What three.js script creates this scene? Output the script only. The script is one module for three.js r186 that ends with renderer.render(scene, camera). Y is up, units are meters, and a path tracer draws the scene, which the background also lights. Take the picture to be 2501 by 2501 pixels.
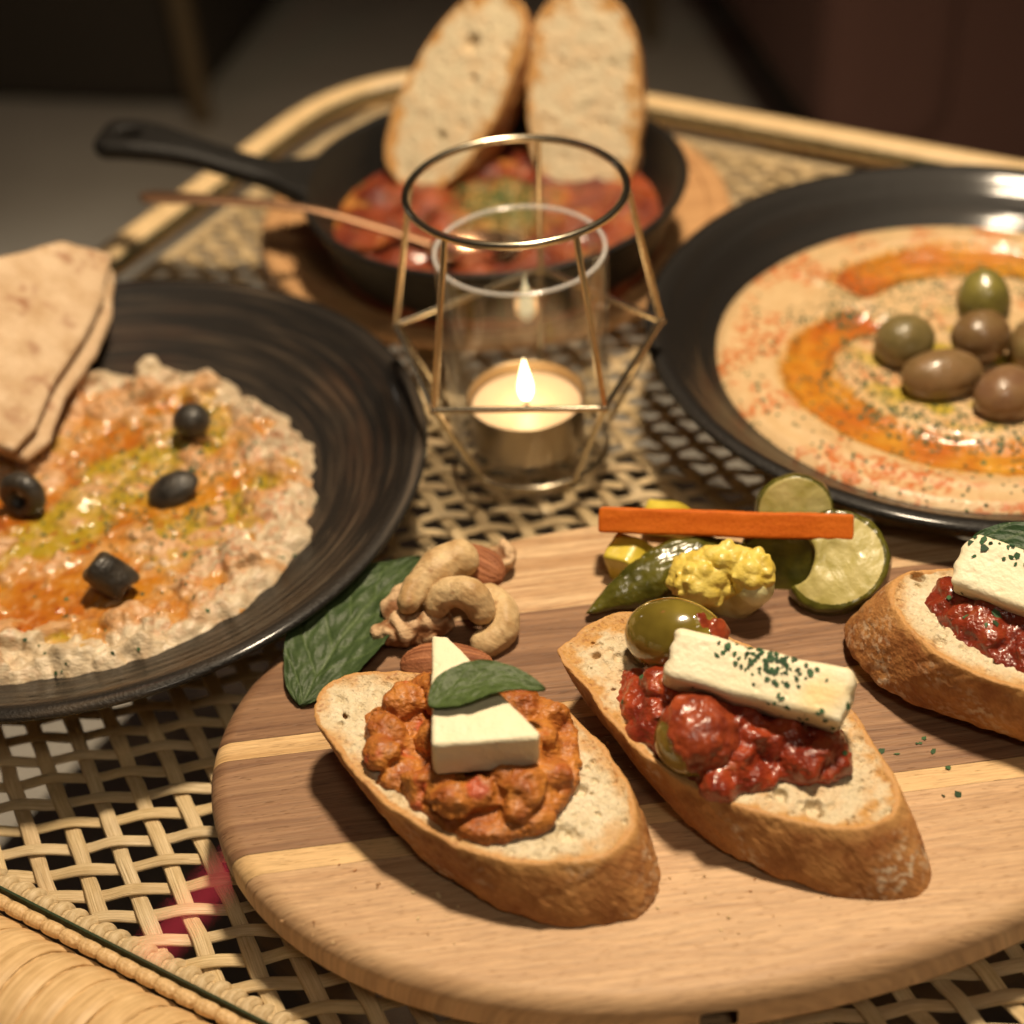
import * as THREE from 'three';
import { mergeGeometries } from 'three/addons/utils/BufferGeometryUtils.js';
import { RectAreaLightUniformsLib } from 'three/addons/lights/RectAreaLightUniformsLib.js';

// ---------------------------------------------------------------- camera, lights, exposure
const CM = 0.01;
const scene = new THREE.Scene();
const camera = new THREE.PerspectiveCamera(36.87, 1, 0.02, 12);
camera.position.set(0, 31.2 * CM, 0);
camera.rotation.set(THREE.MathUtils.degToRad(-40), 0, THREE.MathUtils.degToRad(-4.5), 'YXZ');
camera.focus = 0.388;
camera.userData.fStop = 6.4;
const renderer = new THREE.WebGLRenderer({ antialias: true });
renderer.toneMapping = THREE.LinearToneMapping;
renderer.toneMappingExposure = 1.0;
renderer.shadowMap.enabled = true;
RectAreaLightUniformsLib.init();
scene.background = new THREE.Color(0.024, 0.019, 0.0135);        // the dim room all round

const LAMP = [11, 82, -44];                                   // pendant bulb over the table
const key = new THREE.SpotLight(new THREE.Color(1, 0.80, 0.56), 3.1, 0, 0.98, 0.5, 2);
key.position.set(LAMP[0] * CM, LAMP[1] * CM, LAMP[2] * CM);
key.target.position.set(1 * CM, 0, -40 * CM);
key.castShadow = true; key.shadow.radius = 2.2; key.shadow.mapSize.set(2048, 2048);
scene.add(key, key.target);
const CEIL = [20, 120, 45];                                  // soft ceiling panel behind the viewer
const fill = new THREE.RectAreaLight(new THREE.Color(1, 0.84, 0.64), 8.5, 0.22, 0.22);
fill.position.set(CEIL[0] * CM, CEIL[1] * CM, CEIL[2] * CM);
fill.lookAt(0, 0, -0.4);
scene.add(fill);
const LOW = [-120, 60, -150];                                // floor lamp off to the left, lights the floor under the table
const low = new THREE.SpotLight(new THREE.Color(1, 0.9, 0.76), 5.0, 0, 0.36, 1, 2);
low.position.set(LOW[0] * CM, LOW[1] * CM, LOW[2] * CM);
low.target.position.set(-0.33, -0.45, -0.92);
low.castShadow = true; low.shadow.radius = 6;
scene.add(low, low.target);

// ---------------------------------------------------------------- small maths
const rng = (a) => () => { a |= 0; a = a + 0x6D2B79F5 | 0; let t = Math.imul(a ^ a >>> 15, 1 | a); t = t + Math.imul(t ^ t >>> 7, 61 | t) ^ t; return ((t ^ t >>> 14) >>> 0) / 4294967296; };
const PERM = new Uint8Array(512); { const r = rng(11), p = [...Array(256).keys()]; for (let i = 255; i > 0; i--) { const j = r() * (i + 1) | 0;[p[i], p[j]] = [p[j], p[i]]; } for (let i = 0; i < 512; i++) PERM[i] = p[i & 255]; }
const gr = (h, x, y, z) => { h &= 15; const u = h < 8 ? x : y, v = h < 4 ? y : h === 12 || h === 14 ? x : z; return (h & 1 ? -u : u) + (h & 2 ? -v : v); };
function n3(x, y, z) {
  const xf = Math.floor(x), yf = Math.floor(y), zf = Math.floor(z), X = xf & 255, Y = yf & 255, Z = zf & 255; x -= xf; y -= yf; z -= zf;
  const u = x * x * x * (x * (x * 6 - 15) + 10), v = y * y * y * (y * (y * 6 - 15) + 10), w = z * z * z * (z * (z * 6 - 15) + 10);
  const A = PERM[X] + Y, AA = PERM[A] + Z, AB = PERM[A + 1] + Z, B = PERM[X + 1] + Y, BA = PERM[B] + Z, BB = PERM[B + 1] + Z;
  const l = (t, a, b) => a + t * (b - a);
  return l(w, l(v, l(u, gr(PERM[AA], x, y, z), gr(PERM[BA], x - 1, y, z)), l(u, gr(PERM[AB], x, y - 1, z), gr(PERM[BB], x - 1, y - 1, z))),
    l(v, l(u, gr(PERM[AA + 1], x, y, z - 1), gr(PERM[BA + 1], x - 1, y, z - 1)), l(u, gr(PERM[AB + 1], x, y - 1, z - 1), gr(PERM[BB + 1], x - 1, y - 1, z - 1))));
}
function fbm(x, y, z, o = 4) { let s = 0, a = 0.5; for (let i = 0; i < o; i++) { s += a * n3(x, y, z); x = x * 2.03 + 7.1; y = y * 2.03 + 3.3; z = z * 2.03 + 5.7; a *= 0.5; } return s; }
const hsh = (i, j, k) => PERM[PERM[PERM[i & 255] + (j & 255)] + (k & 255)] / 255;
function cells(x, y, z) {   // distance to the nearest scattered point, and a number for that point
  const X = Math.floor(x), Y = Math.floor(y), Z = Math.floor(z); let b = 9, id = 0;
  for (let i = -1; i < 2; i++) for (let j = -1; j < 2; j++) for (let k = -1; k < 2; k++) {
    const h = hsh(X + i, Y + j, Z + k), dx = X + i + h - x, dy = Y + j + hsh(Y + j, Z + k, X + i + 9) - y, dz = Z + k + hsh(Z + k, X + i, Y + j + 5) - z, d = dx * dx + dy * dy + dz * dz;
    if (d < b) { b = d; id = h; }
  }
  return [Math.sqrt(b), id];
}
const clamp = (x, a = 0, b = 1) => x < a ? a : x > b ? b : x;
const sst = (a, b, x) => { const t = clamp((x - a) / (b - a)); return t * t * (3 - 2 * t); };
const mixn = (a, b, t) => a + (b - a) * t;
const mixc = (a, b, t) => [a[0] + (b[0] - a[0]) * t, a[1] + (b[1] - a[1]) * t, a[2] + (b[2] - a[2]) * t];
const smin = (a, b, k) => { const h = Math.max(k - Math.abs(a - b), 0) / k; return Math.min(a, b) - h * h * k * 0.25; };
const smax = (a, b, k) => -smin(-a, -b, k);
const len = Math.hypot;
const ellipD = (x, y, z, a, b, c) => { const q = Math.sqrt(x * x / a / a + y * y / b / b + z * z / c / c), g = Math.sqrt(x * x / a ** 4 + y * y / b ** 4 + z * z / c ** 4); return q < 1e-4 ? -Math.min(a, b, c) : q * (q - 1) / g; };
const capD = (x, y, z, A, B, ra, rb) => { const bx = B[0] - A[0], by = B[1] - A[1], bz = B[2] - A[2], t = clamp(((x - A[0]) * bx + (y - A[1]) * by + (z - A[2]) * bz) / (bx * bx + by * by + bz * bz)); return len(x - A[0] - t * bx, y - A[1] - t * by, z - A[2] - t * bz) - mixn(ra, rb, t); };
const boxD = (x, y, z, a, b, c, r) => { const X = Math.abs(x) - a + r, Y = Math.abs(y) - b + r, Z = Math.abs(z) - c + r; return len(Math.max(X, 0), Math.max(Y, 0), Math.max(Z, 0)) + Math.min(Math.max(X, Y, Z), 0) - r; };
function polyD(x, y, P) {
  let d = 1e9, s = 1;
  for (let i = 0, j = P.length - 1; i < P.length; j = i++) {
    const ex = P[j][0] - P[i][0], ey = P[j][1] - P[i][1], wx = x - P[i][0], wy = y - P[i][1], t = clamp((wx * ex + wy * ey) / (ex * ex + ey * ey)), bx = wx - ex * t, by = wy - ey * t;
    d = Math.min(d, bx * bx + by * by);
    const c1 = y >= P[i][1], c2 = y < P[j][1], c3 = ex * wy > ey * wx;
    if ((c1 && c2 && c3) || (!c1 && !c2 && !c3)) s = -s;
  }
  return s * Math.sqrt(d);
}
// surface nets: the zero surface of f (cm) as a raw mesh
function nets(f, lo, hi, cell, slack = 0.12) {
  const n = [0, 1, 2].map((i) => Math.ceil((hi[i] - lo[i]) / cell / 8) * 8), [nx, ny, nz] = n, sx = nx + 1, sxy = sx * (ny + 1), V = new Float32Array(sxy * (nz + 1)).fill(NaN);
  const R = cell * 4 * 1.74, live = [];
  for (let bz = 0; bz < nz; bz += 8) for (let by = 0; by < ny; by += 8) for (let bx = 0; bx < nx; bx += 8) {
    const c = f(lo[0] + (bx + 4) * cell, lo[1] + (by + 4) * cell, lo[2] + (bz + 4) * cell);
    if (Math.abs(c) > R * 1.25 + slack) continue;
    live.push([bx, by, bz]);
    for (let z = bz; z <= bz + 8; z++) for (let y = by; y <= by + 8; y++) for (let x = bx; x <= bx + 8; x++) { const i = x + y * sx + z * sxy; if (V[i] !== V[i]) V[i] = f(lo[0] + x * cell, lo[1] + y * cell, lo[2] + z * cell); }
  }
  const id = new Int32Array(V.length).fill(-1), pos = [], off = [0, 1, sx, sx + 1, sxy, sxy + 1, sxy + sx, sxy + sx + 1], E = [[0, 1], [2, 3], [4, 5], [6, 7], [0, 2], [1, 3], [4, 6], [5, 7], [0, 4], [1, 5], [2, 6], [3, 7]];
  for (const [bx, by, bz] of live) for (let z = bz; z < bz + 8; z++) for (let y = by; y < by + 8; y++) for (let x = bx; x < bx + 8; x++) {
    const i = x + y * sx + z * sxy; let m = 0; for (let k = 0; k < 8; k++) if (V[i + off[k]] < 0) m |= 1 << k;
    if (!m || m === 255) continue;
    let px = 0, py = 0, pz = 0, c = 0;
    for (const [a, b] of E) { const va = V[i + off[a]], vb = V[i + off[b]]; if ((va < 0) === (vb < 0)) continue; const t = va / (va - vb); px += mixn(a & 1, b & 1, t); py += mixn(a >> 1 & 1, b >> 1 & 1, t); pz += mixn(a >> 2, b >> 2, t); c++; }
    id[i] = pos.length / 3; pos.push(lo[0] + (x + px / c) * cell, lo[1] + (y + py / c) * cell, lo[2] + (z + pz / c) * cell);
  }
  const idx = [], quad = (a, b, c, d, flip) => { if (a < 0 || b < 0 || c < 0 || d < 0) return; flip ? idx.push(a, c, b, b, c, d) : idx.push(a, b, c, b, d, c); };
  for (const [bx, by, bz] of live) for (let z = bz; z < bz + 8; z++) for (let y = by; y < by + 8; y++) for (let x = bx; x < bx + 8; x++) {
    const i = x + y * sx + z * sxy, s = V[i] < 0;
    if (y > 0 && z > 0 && s !== V[i + 1] < 0) quad(id[i - sx - sxy], id[i - sxy], id[i - sx], id[i], !s);
    if (x > 0 && z > 0 && s !== V[i + sx] < 0) quad(id[i - 1 - sxy], id[i - sxy], id[i - 1], id[i], s);
    if (x > 0 && y > 0 && s !== V[i + sxy] < 0) quad(id[i - 1 - sx], id[i - sx], id[i - 1], id[i], !s);
  }
  return finishRaw(Float32Array.from(pos), idx);
}
function finishRaw(pos, idx) {
  const nor = new Float32Array(pos.length);
  for (let i = 0; i < idx.length; i += 3) {
    const a = idx[i] * 3, b = idx[i + 1] * 3, c = idx[i + 2] * 3, ux = pos[b] - pos[a], uy = pos[b + 1] - pos[a + 1], uz = pos[b + 2] - pos[a + 2], vx = pos[c] - pos[a], vy = pos[c + 1] - pos[a + 1], vz = pos[c + 2] - pos[a + 2];
    const x = uy * vz - uz * vy, y = uz * vx - ux * vz, z = ux * vy - uy * vx;
    for (const k of [a, b, c]) { nor[k] += x; nor[k + 1] += y; nor[k + 2] += z; }
  }
  for (let i = 0; i < nor.length; i += 3) { const l = len(nor[i], nor[i + 1], nor[i + 2]) || 1; nor[i] /= l; nor[i + 1] /= l; nor[i + 2] /= l; }
  return { pos, idx, nor };
}
// a grid of (nu+1) x (nv+1) points from p(u, v) -> [x, y, z] in cm
function gridRaw(nu, nv, p) {
  const pos = new Float32Array((nu + 1) * (nv + 1) * 3), idx = [];
  for (let j = 0; j <= nv; j++) for (let i = 0; i <= nu; i++) pos.set(p(i / nu, j / nv), (j * (nu + 1) + i) * 3);
  for (let j = 0; j < nv; j++) for (let i = 0; i < nu; i++) { const a = j * (nu + 1) + i; idx.push(a, a + nu + 1, a + 1, a + 1, a + nu + 1, a + nu + 2); }
  return finishRaw(pos, idx);
}
// raw mesh -> BufferGeometry in metres; color(x, y, z, nx, ny, nz) -> linear rgb; keep(x, y, z) picks the faces
function geo(raw, color, keep) {
  const { pos, idx, nor } = raw, g = new THREE.BufferGeometry(), map = new Int32Array(pos.length / 3).fill(-1), P = [], N = [], C = [], T = [], I = [];
  for (let i = 0; i < idx.length; i += 3) {
    if (keep) { let x = 0, y = 0, z = 0; for (let k = 0; k < 3; k++) { const q = idx[i + k] * 3; x += pos[q] / 3; y += pos[q + 1] / 3; z += pos[q + 2] / 3; } if (!keep(x, y, z)) continue; }
    for (let k = 0; k < 3; k++) {
      const v = idx[i + k], q = v * 3;
      if (map[v] < 0) {
        map[v] = P.length / 3; P.push(pos[q] * CM, pos[q + 1] * CM, pos[q + 2] * CM); N.push(nor[q], nor[q + 1], nor[q + 2]); T.push((pos[q] + .5 * pos[q + 1]) * .5, (pos[q + 2] - .85 * pos[q + 1]) * .5);
        if (color) { const c = color(pos[q], pos[q + 1], pos[q + 2], nor[q], nor[q + 1], nor[q + 2]); C.push(c[0], c[1], c[2]); }
      }
      I.push(map[v]);
    }
  }
  g.setAttribute('position', new THREE.BufferAttribute(new Float32Array(P), 3)); g.setAttribute('normal', new THREE.BufferAttribute(new Float32Array(N), 3));
  g.setAttribute('uv', new THREE.BufferAttribute(new Float32Array(T), 2));
  if (color) g.setAttribute('color', new THREE.BufferAttribute(new Float32Array(C), 3));
  g.setIndex(I); return g;
}
const cm = (g) => g.scale(CM, CM, CM);
// ---------------------------------------------------------------- naming
const used = {};
const numbered = (n) => { const k = used[n] = (used[n] ?? -1) + 1; return k ? `${n}_${String(k).padStart(3, '0')}` : n; };
function thing(name, label, category, at = [0, 0, 0], group) {
  const o = new THREE.Group(); o.name = numbered(name); o.position.set(at[0] * CM, at[1] * CM, at[2] * CM);
  o.userData = { label, category }; if (group) o.userData.group = group; scene.add(o); return o;
}
function part(parent, name, g, m, label) {
  const o = new THREE.Mesh(g, m); o.name = name; o.castShadow = o.receiveShadow = true; if (label) o.userData.label = label; parent.add(o); return o;
}
function solo(name, g, m, label, category, at = [0, 0, 0], group) {
  const o = new THREE.Mesh(g, m); o.name = numbered(name); o.position.set(at[0] * CM, at[1] * CM, at[2] * CM); o.castShadow = o.receiveShadow = true; o.userData = { label, category }; if (group) o.userData.group = group; scene.add(o); return o;
}
const aim = (o, X, Y) => { const x = new THREE.Vector3(...X).normalize(), y = new THREE.Vector3(...Y); y.addScaledVector(x, -x.dot(y)).normalize(); o.quaternion.setFromRotationMatrix(new THREE.Matrix4().makeBasis(x, y, new THREE.Vector3().crossVectors(x, y))); return o; };
const M = (o) => new THREE.MeshPhysicalMaterial({ vertexColors: false, ...o });
const VC = (roughness, o = {}) => M({ vertexColors: true, roughness, ...o });
function tex(w, h, fn, srgb = false) {
  const d = new Uint8Array(w * h * 4);
  for (let j = 0; j < h; j++) for (let i = 0; i < w; i++) { const c = fn((i + .5) / w, (j + .5) / h), k = (j * w + i) * 4; for (let q = 0; q < 3; q++) { const v = Array.isArray(c) ? c[q] : c; d[k + q] = 255 * clamp(srgb ? (v <= 0.0031308 ? 12.92 * v : 1.055 * Math.pow(v, 1 / 2.4) - 0.055) : v); } d[k + 3] = 255; }
  const t = new THREE.DataTexture(d, w, h); t.wrapS = t.wrapT = THREE.RepeatWrapping; t.magFilter = THREE.LinearFilter; if (srgb) t.colorSpace = THREE.SRGBColorSpace; t.needsUpdate = true; return t;
}

const mirror = (t) => { t.wrapS = t.wrapT = THREE.MirroredRepeatWrapping; return t; };
const grainBump = mirror(tex(512, 512, (u, v) => .5 + .75 * fbm(u * 17, v * 17, 3, 5)));
const pitBump = mirror(tex(512, 512, (u, v) => { const [w, k] = cells(u * 15, .4, v * 15), [w2, k2] = cells(u * 34 + 5, .4, v * 34); return clamp(.75 - .6 * sst(.55 * (.3 + k), .1, w) - .35 * sst(.5 * (.3 + k2), .1, w2) + .3 * fbm(u * 40, v * 40, 2, 3)); }));
const speck = mirror(tex(512, 512, (u, v) => clamp(.93 + .26 * fbm(u * 22, v * 22, 8, 5), .5, 1)));
const B = (scale, tx = grainBump) => ({ bumpMap: tx, bumpScale: scale });
// a height field looked up from a table
function field(fn, lo, hi, step) {
  const n = Math.ceil((hi - lo) / step) + 2, H = new Float32Array(n * n); for (let j = 0; j < n; j++) for (let i = 0; i < n; i++) H[j * n + i] = fn(lo + i * step, lo + j * step);
  return (x, z) => { const a = clamp((x - lo) / step, 0, n - 1.001), b = clamp((z - lo) / step, 0, n - 1.001), i = a | 0, j = b | 0, k = j * n + i, u = a - i, v = b - j; return mixn(mixn(H[k], H[k + 1], u), mixn(H[k + n], H[k + n + 1], u), v); };
}

// ---------------------------------------------------------------- room: floor, wall, dark furniture far behind
{
  const t = tex(512, 512, (u, v) => { const n = fbm(u * 9, v * 9, 1, 5); return mixc([.40, .36, .30], [.54, .50, .42], clamp(.5 + n)); }, true);
  const g = new THREE.PlaneGeometry(9, 9); g.rotateX(-Math.PI / 2); for (let i = 0; i < g.attributes.uv.count; i++) g.attributes.uv.setXY(i, g.attributes.uv.getX(i) * 5, g.attributes.uv.getY(i) * 5);
  const floor = new THREE.Mesh(g, M({ map: t, roughness: .55 })); floor.name = 'floor'; floor.position.set(0, -.45, -1.6); floor.receiveShadow = true; floor.userData = { kind: 'structure', label: 'grey brown floor in the dim room behind the table' }; scene.add(floor);
  const w = new THREE.Mesh(new THREE.BoxGeometry(9, 3.2, .1), M({ color: new THREE.Color(.05, .04, .032), roughness: .9 })); w.name = 'wall'; w.position.set(0, 1.15, -4.2); w.receiveShadow = w.castShadow = true; w.userData = { kind: 'structure' }; scene.add(w);
}
const rbox = (a, b, c, r, s = 4) => { // rounded box, centimetres in, metres out
  const sh = new THREE.Shape(), x = a / 2 - r, y = b / 2 - r; sh.absarc(x, y, r, 0, Math.PI / 2); sh.absarc(-x, y, r, Math.PI / 2, Math.PI); sh.absarc(-x, -y, r, Math.PI, 1.5 * Math.PI); sh.absarc(x, -y, r, 1.5 * Math.PI, 2 * Math.PI);
  const e = new THREE.ExtrudeGeometry(sh, { depth: c - 2 * r * .6, bevelEnabled: true, bevelThickness: r * .6, bevelSize: r * .6, bevelOffset: -r * .6, bevelSegments: s, curveSegments: 8 }); e.translate(0, 0, -(c - 2 * r * .6) / 2); return cm(e);
};
{
  const dark = M({ color: new THREE.Color(.055, .043, .031), roughness: .8 }), red = M({ color: new THREE.Color(.12, .055, .042), roughness: .85 }), post = M({ color: new THREE.Color(.16, .11, .055), roughness: .5 });
  const a = thing('sofa', 'dark sofa far behind the pan at upper left, blurred', 'sofa', [-60, -45, -205]);
  a.rotation.y = -.25; let p;
  p = part(a, 'base', rbox(74, 34, 60, 4), dark); p.position.set(0, .17, 0);
  p = part(a, 'seat_cushion', rbox(70, 14, 54, 5), dark); p.position.set(0, .42, .02);
  p = part(a, 'backrest', rbox(74, 40, 16, 6), dark); p.position.set(0, .66, -.26);
  const b = thing('armchair', 'reddish brown armchair far behind the right plate, blurred', 'armchair', [71, -45, -166]);
  b.rotation.y = .1;
  p = part(b, 'base', rbox(80, 28, 70, 4), red); p.position.set(0, .18, 0);
  p = part(b, 'seat_cushion', rbox(60, 16, 60, 6), red); p.position.set(.04, .38, .04);
  for (const s of [-1, 1]) { p = part(b, 'armrest', rbox(13, 50, 68, 5), red); p.position.set(s * .38, .33, .02); }
  p = part(b, 'backrest', rbox(80, 60, 16, 6), red); p.position.set(0, .6, -.32);
  const leg = (name, label, x, z, h, r) => { const t = solo(name, cm(new THREE.CylinderGeometry(r, r * .8, h, 20).translate(0, h / 2, 0)), post, label, 'post', [x, -45, z]); return t; };
  leg('floor_lamp_pole', 'slim brown pole on the floor beside the dark sofa', -31.5, -164, 90, 1.6);
  leg('floor_lamp_pole', 'pale brown pole rising just right of the standing bread', 21, -176, 90, 1.3);
  leg('stool_leg', 'short olive brown leg on the floor before the armchair', 27.0, -128, 11, 1.7);
}

// ---------------------------------------------------------------- rattan table
const S1 = [.846, .533], S2 = [.533, -.846];                    // table axes in x, z
const st = (s, t) => [s * S1[0] + t * S2[0], s * S1[1] + t * S2[1]];
const SMIN = -42.2, SMAX = 24, TMIN = 13.2, TMAX = 59, TOP = 0;  // glass outline in table axes
const rattan = [.60, .44, .235];
const table = thing('rattan_table', 'woven rattan table with wrapped pale rim under all the dishes', 'table', [0, -45, 0]);
const tp = (o, y = 45) => { o.position.y += y * CM; return o; };
{
  const caneTex = tex(256, 256, (u, v) => { const n = fbm(u * 3, v * 60, 2, 4) + .5 * fbm(u * 12, v * 14, 7, 3); return mixc([.46, .325, .16], [.78, .63, .40], clamp(.54 + .9 * n)); }, true);
  const caneBump = tex(256, 256, (u, v) => .5 + .8 * fbm(u * 3, v * 50, 4, 3));
  const cane = M({ map: caneTex, bumpMap: caneBump, bumpScale: .0002, roughness: .5, specularIntensity: .7 });
  const caneWarm = M({ map: caneTex, color: new THREE.Color(1.0, .87, .72), bumpMap: caneBump, bumpScale: .0005, roughness: .55 });
  const canes = [[1, 1, 1], [.93, .9, .84], [1.05, 1.03, .98], [.97, .93, .9], [1, .97, .88]].map((c, i) => M({ map: caneTex, color: new THREE.Color(...c), bumpMap: caneBump, bumpScale: .0003, roughness: .46 + .04 * i, specularIntensity: .7 }));
  const rr = rng(5);
  // weave strips: over and under on an oblique lattice
  const O = [-13.9, -27.4], U = [.9996, -.03], Vv = [.405, .914], du = 1.09, dv = .87, v0 = 1.5;
  const inS0 = SMIN + .9, inS1 = SMAX - .9, inT0 = TMIN + .75, inT1 = TMAX - .75, yw = -1.05;
  const clip = (p, d) => { let a = -1e3, b = 1e3; for (const [ax, lo, hi] of [[S1, inS0, inS1], [S2, inT0, inT1]]) { const q = p[0] * ax[0] + p[1] * ax[1], w = d[0] * ax[0] + d[1] * ax[1]; let x = (lo - q) / w, y = (hi - q) / w; if (x > y) [x, y] = [y, x]; a = Math.max(a, x); b = Math.min(b, y); } return b - a > .4 ? [a, b] : null; };
  const strip = (p, d, step, first, par, wid, seed) => {
    const r = clip(p, d); if (!r) return; const [a, b] = r, n = Math.max(6, Math.round((b - a) / step * 6)), side = [-d[1], d[0]], prof = [[-.5, 0], [-.36, .5], [0, .62], [.36, .5], [.5, 0], [.36, -.5], [-.36, -.5]], K = prof.length, pos = [], uv = [], idx = [];
    for (let i = 0; i <= n; i++) {
      const s = a + (b - a) * i / n, wob = .07 * n3(s * .35, seed * 3.7, 1) + .035 * n3(s * 1.1, seed * 5.1, 4), w = wid * (1 + .14 * n3(s * .6, seed * 2.3, 9)), y = yw + .085 * Math.cos(Math.PI * ((s - first) / step)) * par + .02 * n3(s, seed, 5), tw = .10 * n3(s * .8, seed, 13);
      for (let k = 0; k <= K; k++) { const [c, h] = prof[k % K]; pos.push((p[0] + d[0] * s + side[0] * (c * w + wob)) * CM, (y + h * .1 + tw * c * w) * CM, (p[1] + d[1] * s + side[1] * (c * w + wob)) * CM); uv.push(s * .18 + seed * .31, k / K * .55 + seed * .173); }
    }
    for (let i = 0; i < n; i++) for (let k = 0; k < K; k++) { const q = i * (K + 1) + k; idx.push(q, q + 1, q + K + 1, q + 1, q + K + 2, q + K + 1); }
    const g = new THREE.BufferGeometry(); g.setAttribute('position', new THREE.Float32BufferAttribute(pos, 3)); g.setAttribute('uv', new THREE.Float32BufferAttribute(uv, 2)); g.setIndex(idx); g.computeVertexNormals(); g.translate(0, 45 * CM, 0);
    part(table, 'cane_strip', g, canes[hsh(seed, 3, 7) * 4.99 | 0]);
  };
  for (let i = -60; i < 60; i++) strip([O[0] + i * du * U[0], O[1] + i * du * U[1]], Vv, dv, v0, i & 1 ? 1 : -1, .42, i + 100);
  for (let j = -60; j < 40; j++) strip([O[0] + (v0 + j * dv) * Vv[0], O[1] + (v0 + j * dv) * Vv[1]], U, du, 0, j & 1 ? -1 : 1, .38, j + 300);
  // rods round the table: path of a rounded rectangle in table axes
  const loop = (inset, y, rad) => { const a = SMIN + inset, b = SMAX - inset, c = TMIN + inset, d = TMAX - inset, pts = [], R = rad; for (const [cs, ct, a0] of [[b - R, d - R, 0], [a + R, d - R, 1], [a + R, c + R, 2], [b - R, c + R, 3]]) for (let k = 0; k <= 10; k++) { const w = (a0 + k / 10) * Math.PI / 2, q = st(cs + R * Math.cos(w), ct + R * Math.sin(w)); pts.push(new THREE.Vector3(q[0], y, q[1])); } const cp = new THREE.CurvePath(); for (let i = 0; i < pts.length; i++) cp.add(new THREE.LineCurve3(pts[i], pts[(i + 1) % pts.length])); return cp; };
  class Loop extends THREE.Curve { constructor(c) { super(); this.c = c; } getPoint(t, o = new THREE.Vector3()) { return o.copy(this.c.getPoint(t % 1)); } }
  const rod = (inset, y, r, rad, n) => new THREE.TubeGeometry(new Loop(loop(inset, y, rad)), n, r, 12, true);
  const uvs = (g, a, b) => { const u = g.attributes.uv; for (let i = 0; i < u.count; i++) u.setXY(i, u.getX(i) * a, u.getY(i) * b); return g; };
  tp(part(table, 'inner_rod', cm(uvs(rod(.55, -1.12, .24, 7, 320), 30, 1)), cane));
  { // pale pole round the far sides, a thick wrapped pole along the near one
    const e = .78, R = 8, P = [], c = (cs, ct, a0) => { for (let k = 0; k <= 10; k++) { const w = (a0 + k / 10) * Math.PI / 2, q = st(cs + R * Math.cos(w), ct + R * Math.sin(w)); P.push(new THREE.Vector3(q[0], -.5, q[1])); } };
    let q = st(SMAX + e, TMIN - 2); P.push(new THREE.Vector3(q[0], -.5, q[1])); c(SMAX + e - R, TMAX + e - R, 0); c(SMIN - e + R, TMAX + e - R, 1); q = st(SMIN - e, TMIN - 2); P.push(new THREE.Vector3(q[0], -.5, q[1]));
    const cp = new THREE.CurvePath(); for (let i = 0; i + 1 < P.length; i++) cp.add(new THREE.LineCurve3(P[i], P[i + 1])); class Open extends THREE.Curve { getPoint(t, o = new THREE.Vector3()) { return o.copy(cp.getPoint(clamp(t))); } }
    tp(part(table, 'rim', cm(uvs(new THREE.TubeGeometry(new Open(), 300, .7, 16), 40, 1)), M({ map: caneTex, color: new THREE.Color(1.14, 1.06, .95), bumpMap: caneBump, bumpScale: .0003, roughness: .42 })));
    const line = (a, y, r, n) => { const A = st(SMIN - 2, TMIN + a), B = st(SMAX + 2, TMIN + a); return new THREE.TubeGeometry(new THREE.LineCurve3(new THREE.Vector3(A[0], y, A[1]), new THREE.Vector3(B[0], y, B[1])), n, r, 24); };
    tp(part(table, 'rail', cm(uvs(line(-2.2, -1.35, 1.92, 60), 60, 1)), caneWarm));
    tp(part(table, 'flat_strip', cm(uvs(line(-.24, -.22, .12, 60), 60, 1)), caneWarm));
  }
  { const P = [[SMIN + 1, TMIN], [SMAX - 1, TMIN], [SMAX - 1, TMAX - 1], [SMIN + 1, TMAX - 1]].map(([a, b]) => st(a, b)), sh = new THREE.Shape(P.map(([x, z]) => new THREE.Vector2(x, -z))), g = new THREE.ExtrudeGeometry(sh, { depth: 1.4, bevelEnabled: false }); g.rotateX(-Math.PI / 2); tp(part(table, 'shelf', cm(g), M({ color: new THREE.Color(.075, .05, .035), roughness: .7 })), 24); }
  tp(part(table, 'shelf_rail', cm(rod(-2.0, -33, 1.1, 8, 120)), caneWarm));
  // wraps: bands round the rim and the rail; one by one along the near edge, joined elsewhere
  const band = (r, w, bulge, k) => { const pr = []; for (let i = 0; i <= 6; i++) { const x = i / 6 - .5; pr.push(new THREE.Vector2(r + bulge * (1 - (2 * x) ** 4) + .01, x * w)); } pr.push(new THREE.Vector2(r - .05, w * .5)); pr.unshift(new THREE.Vector2(r - .05, -w * .5)); const g = new THREE.LatheGeometry(pr, 36); const u = g.attributes.uv; for (let i = 0; i < u.count; i++) u.setXY(i, u.getX(i) * 2 + k * .37, u.getY(i) * .16 + k * .21); return cm(g); };
  const AX = new THREE.Vector3(S1[0], 0, S1[1]);
  const wrapGeo = { rim: [0, 1, 2].map((k) => band(.13, .60, .045, k)), rail: [0, 1, 2].map((k) => band(1.94, .84, .075, k)), cord: [0, 1, 2].map((k) => band(.25, .34, .12, k)) };
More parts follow.
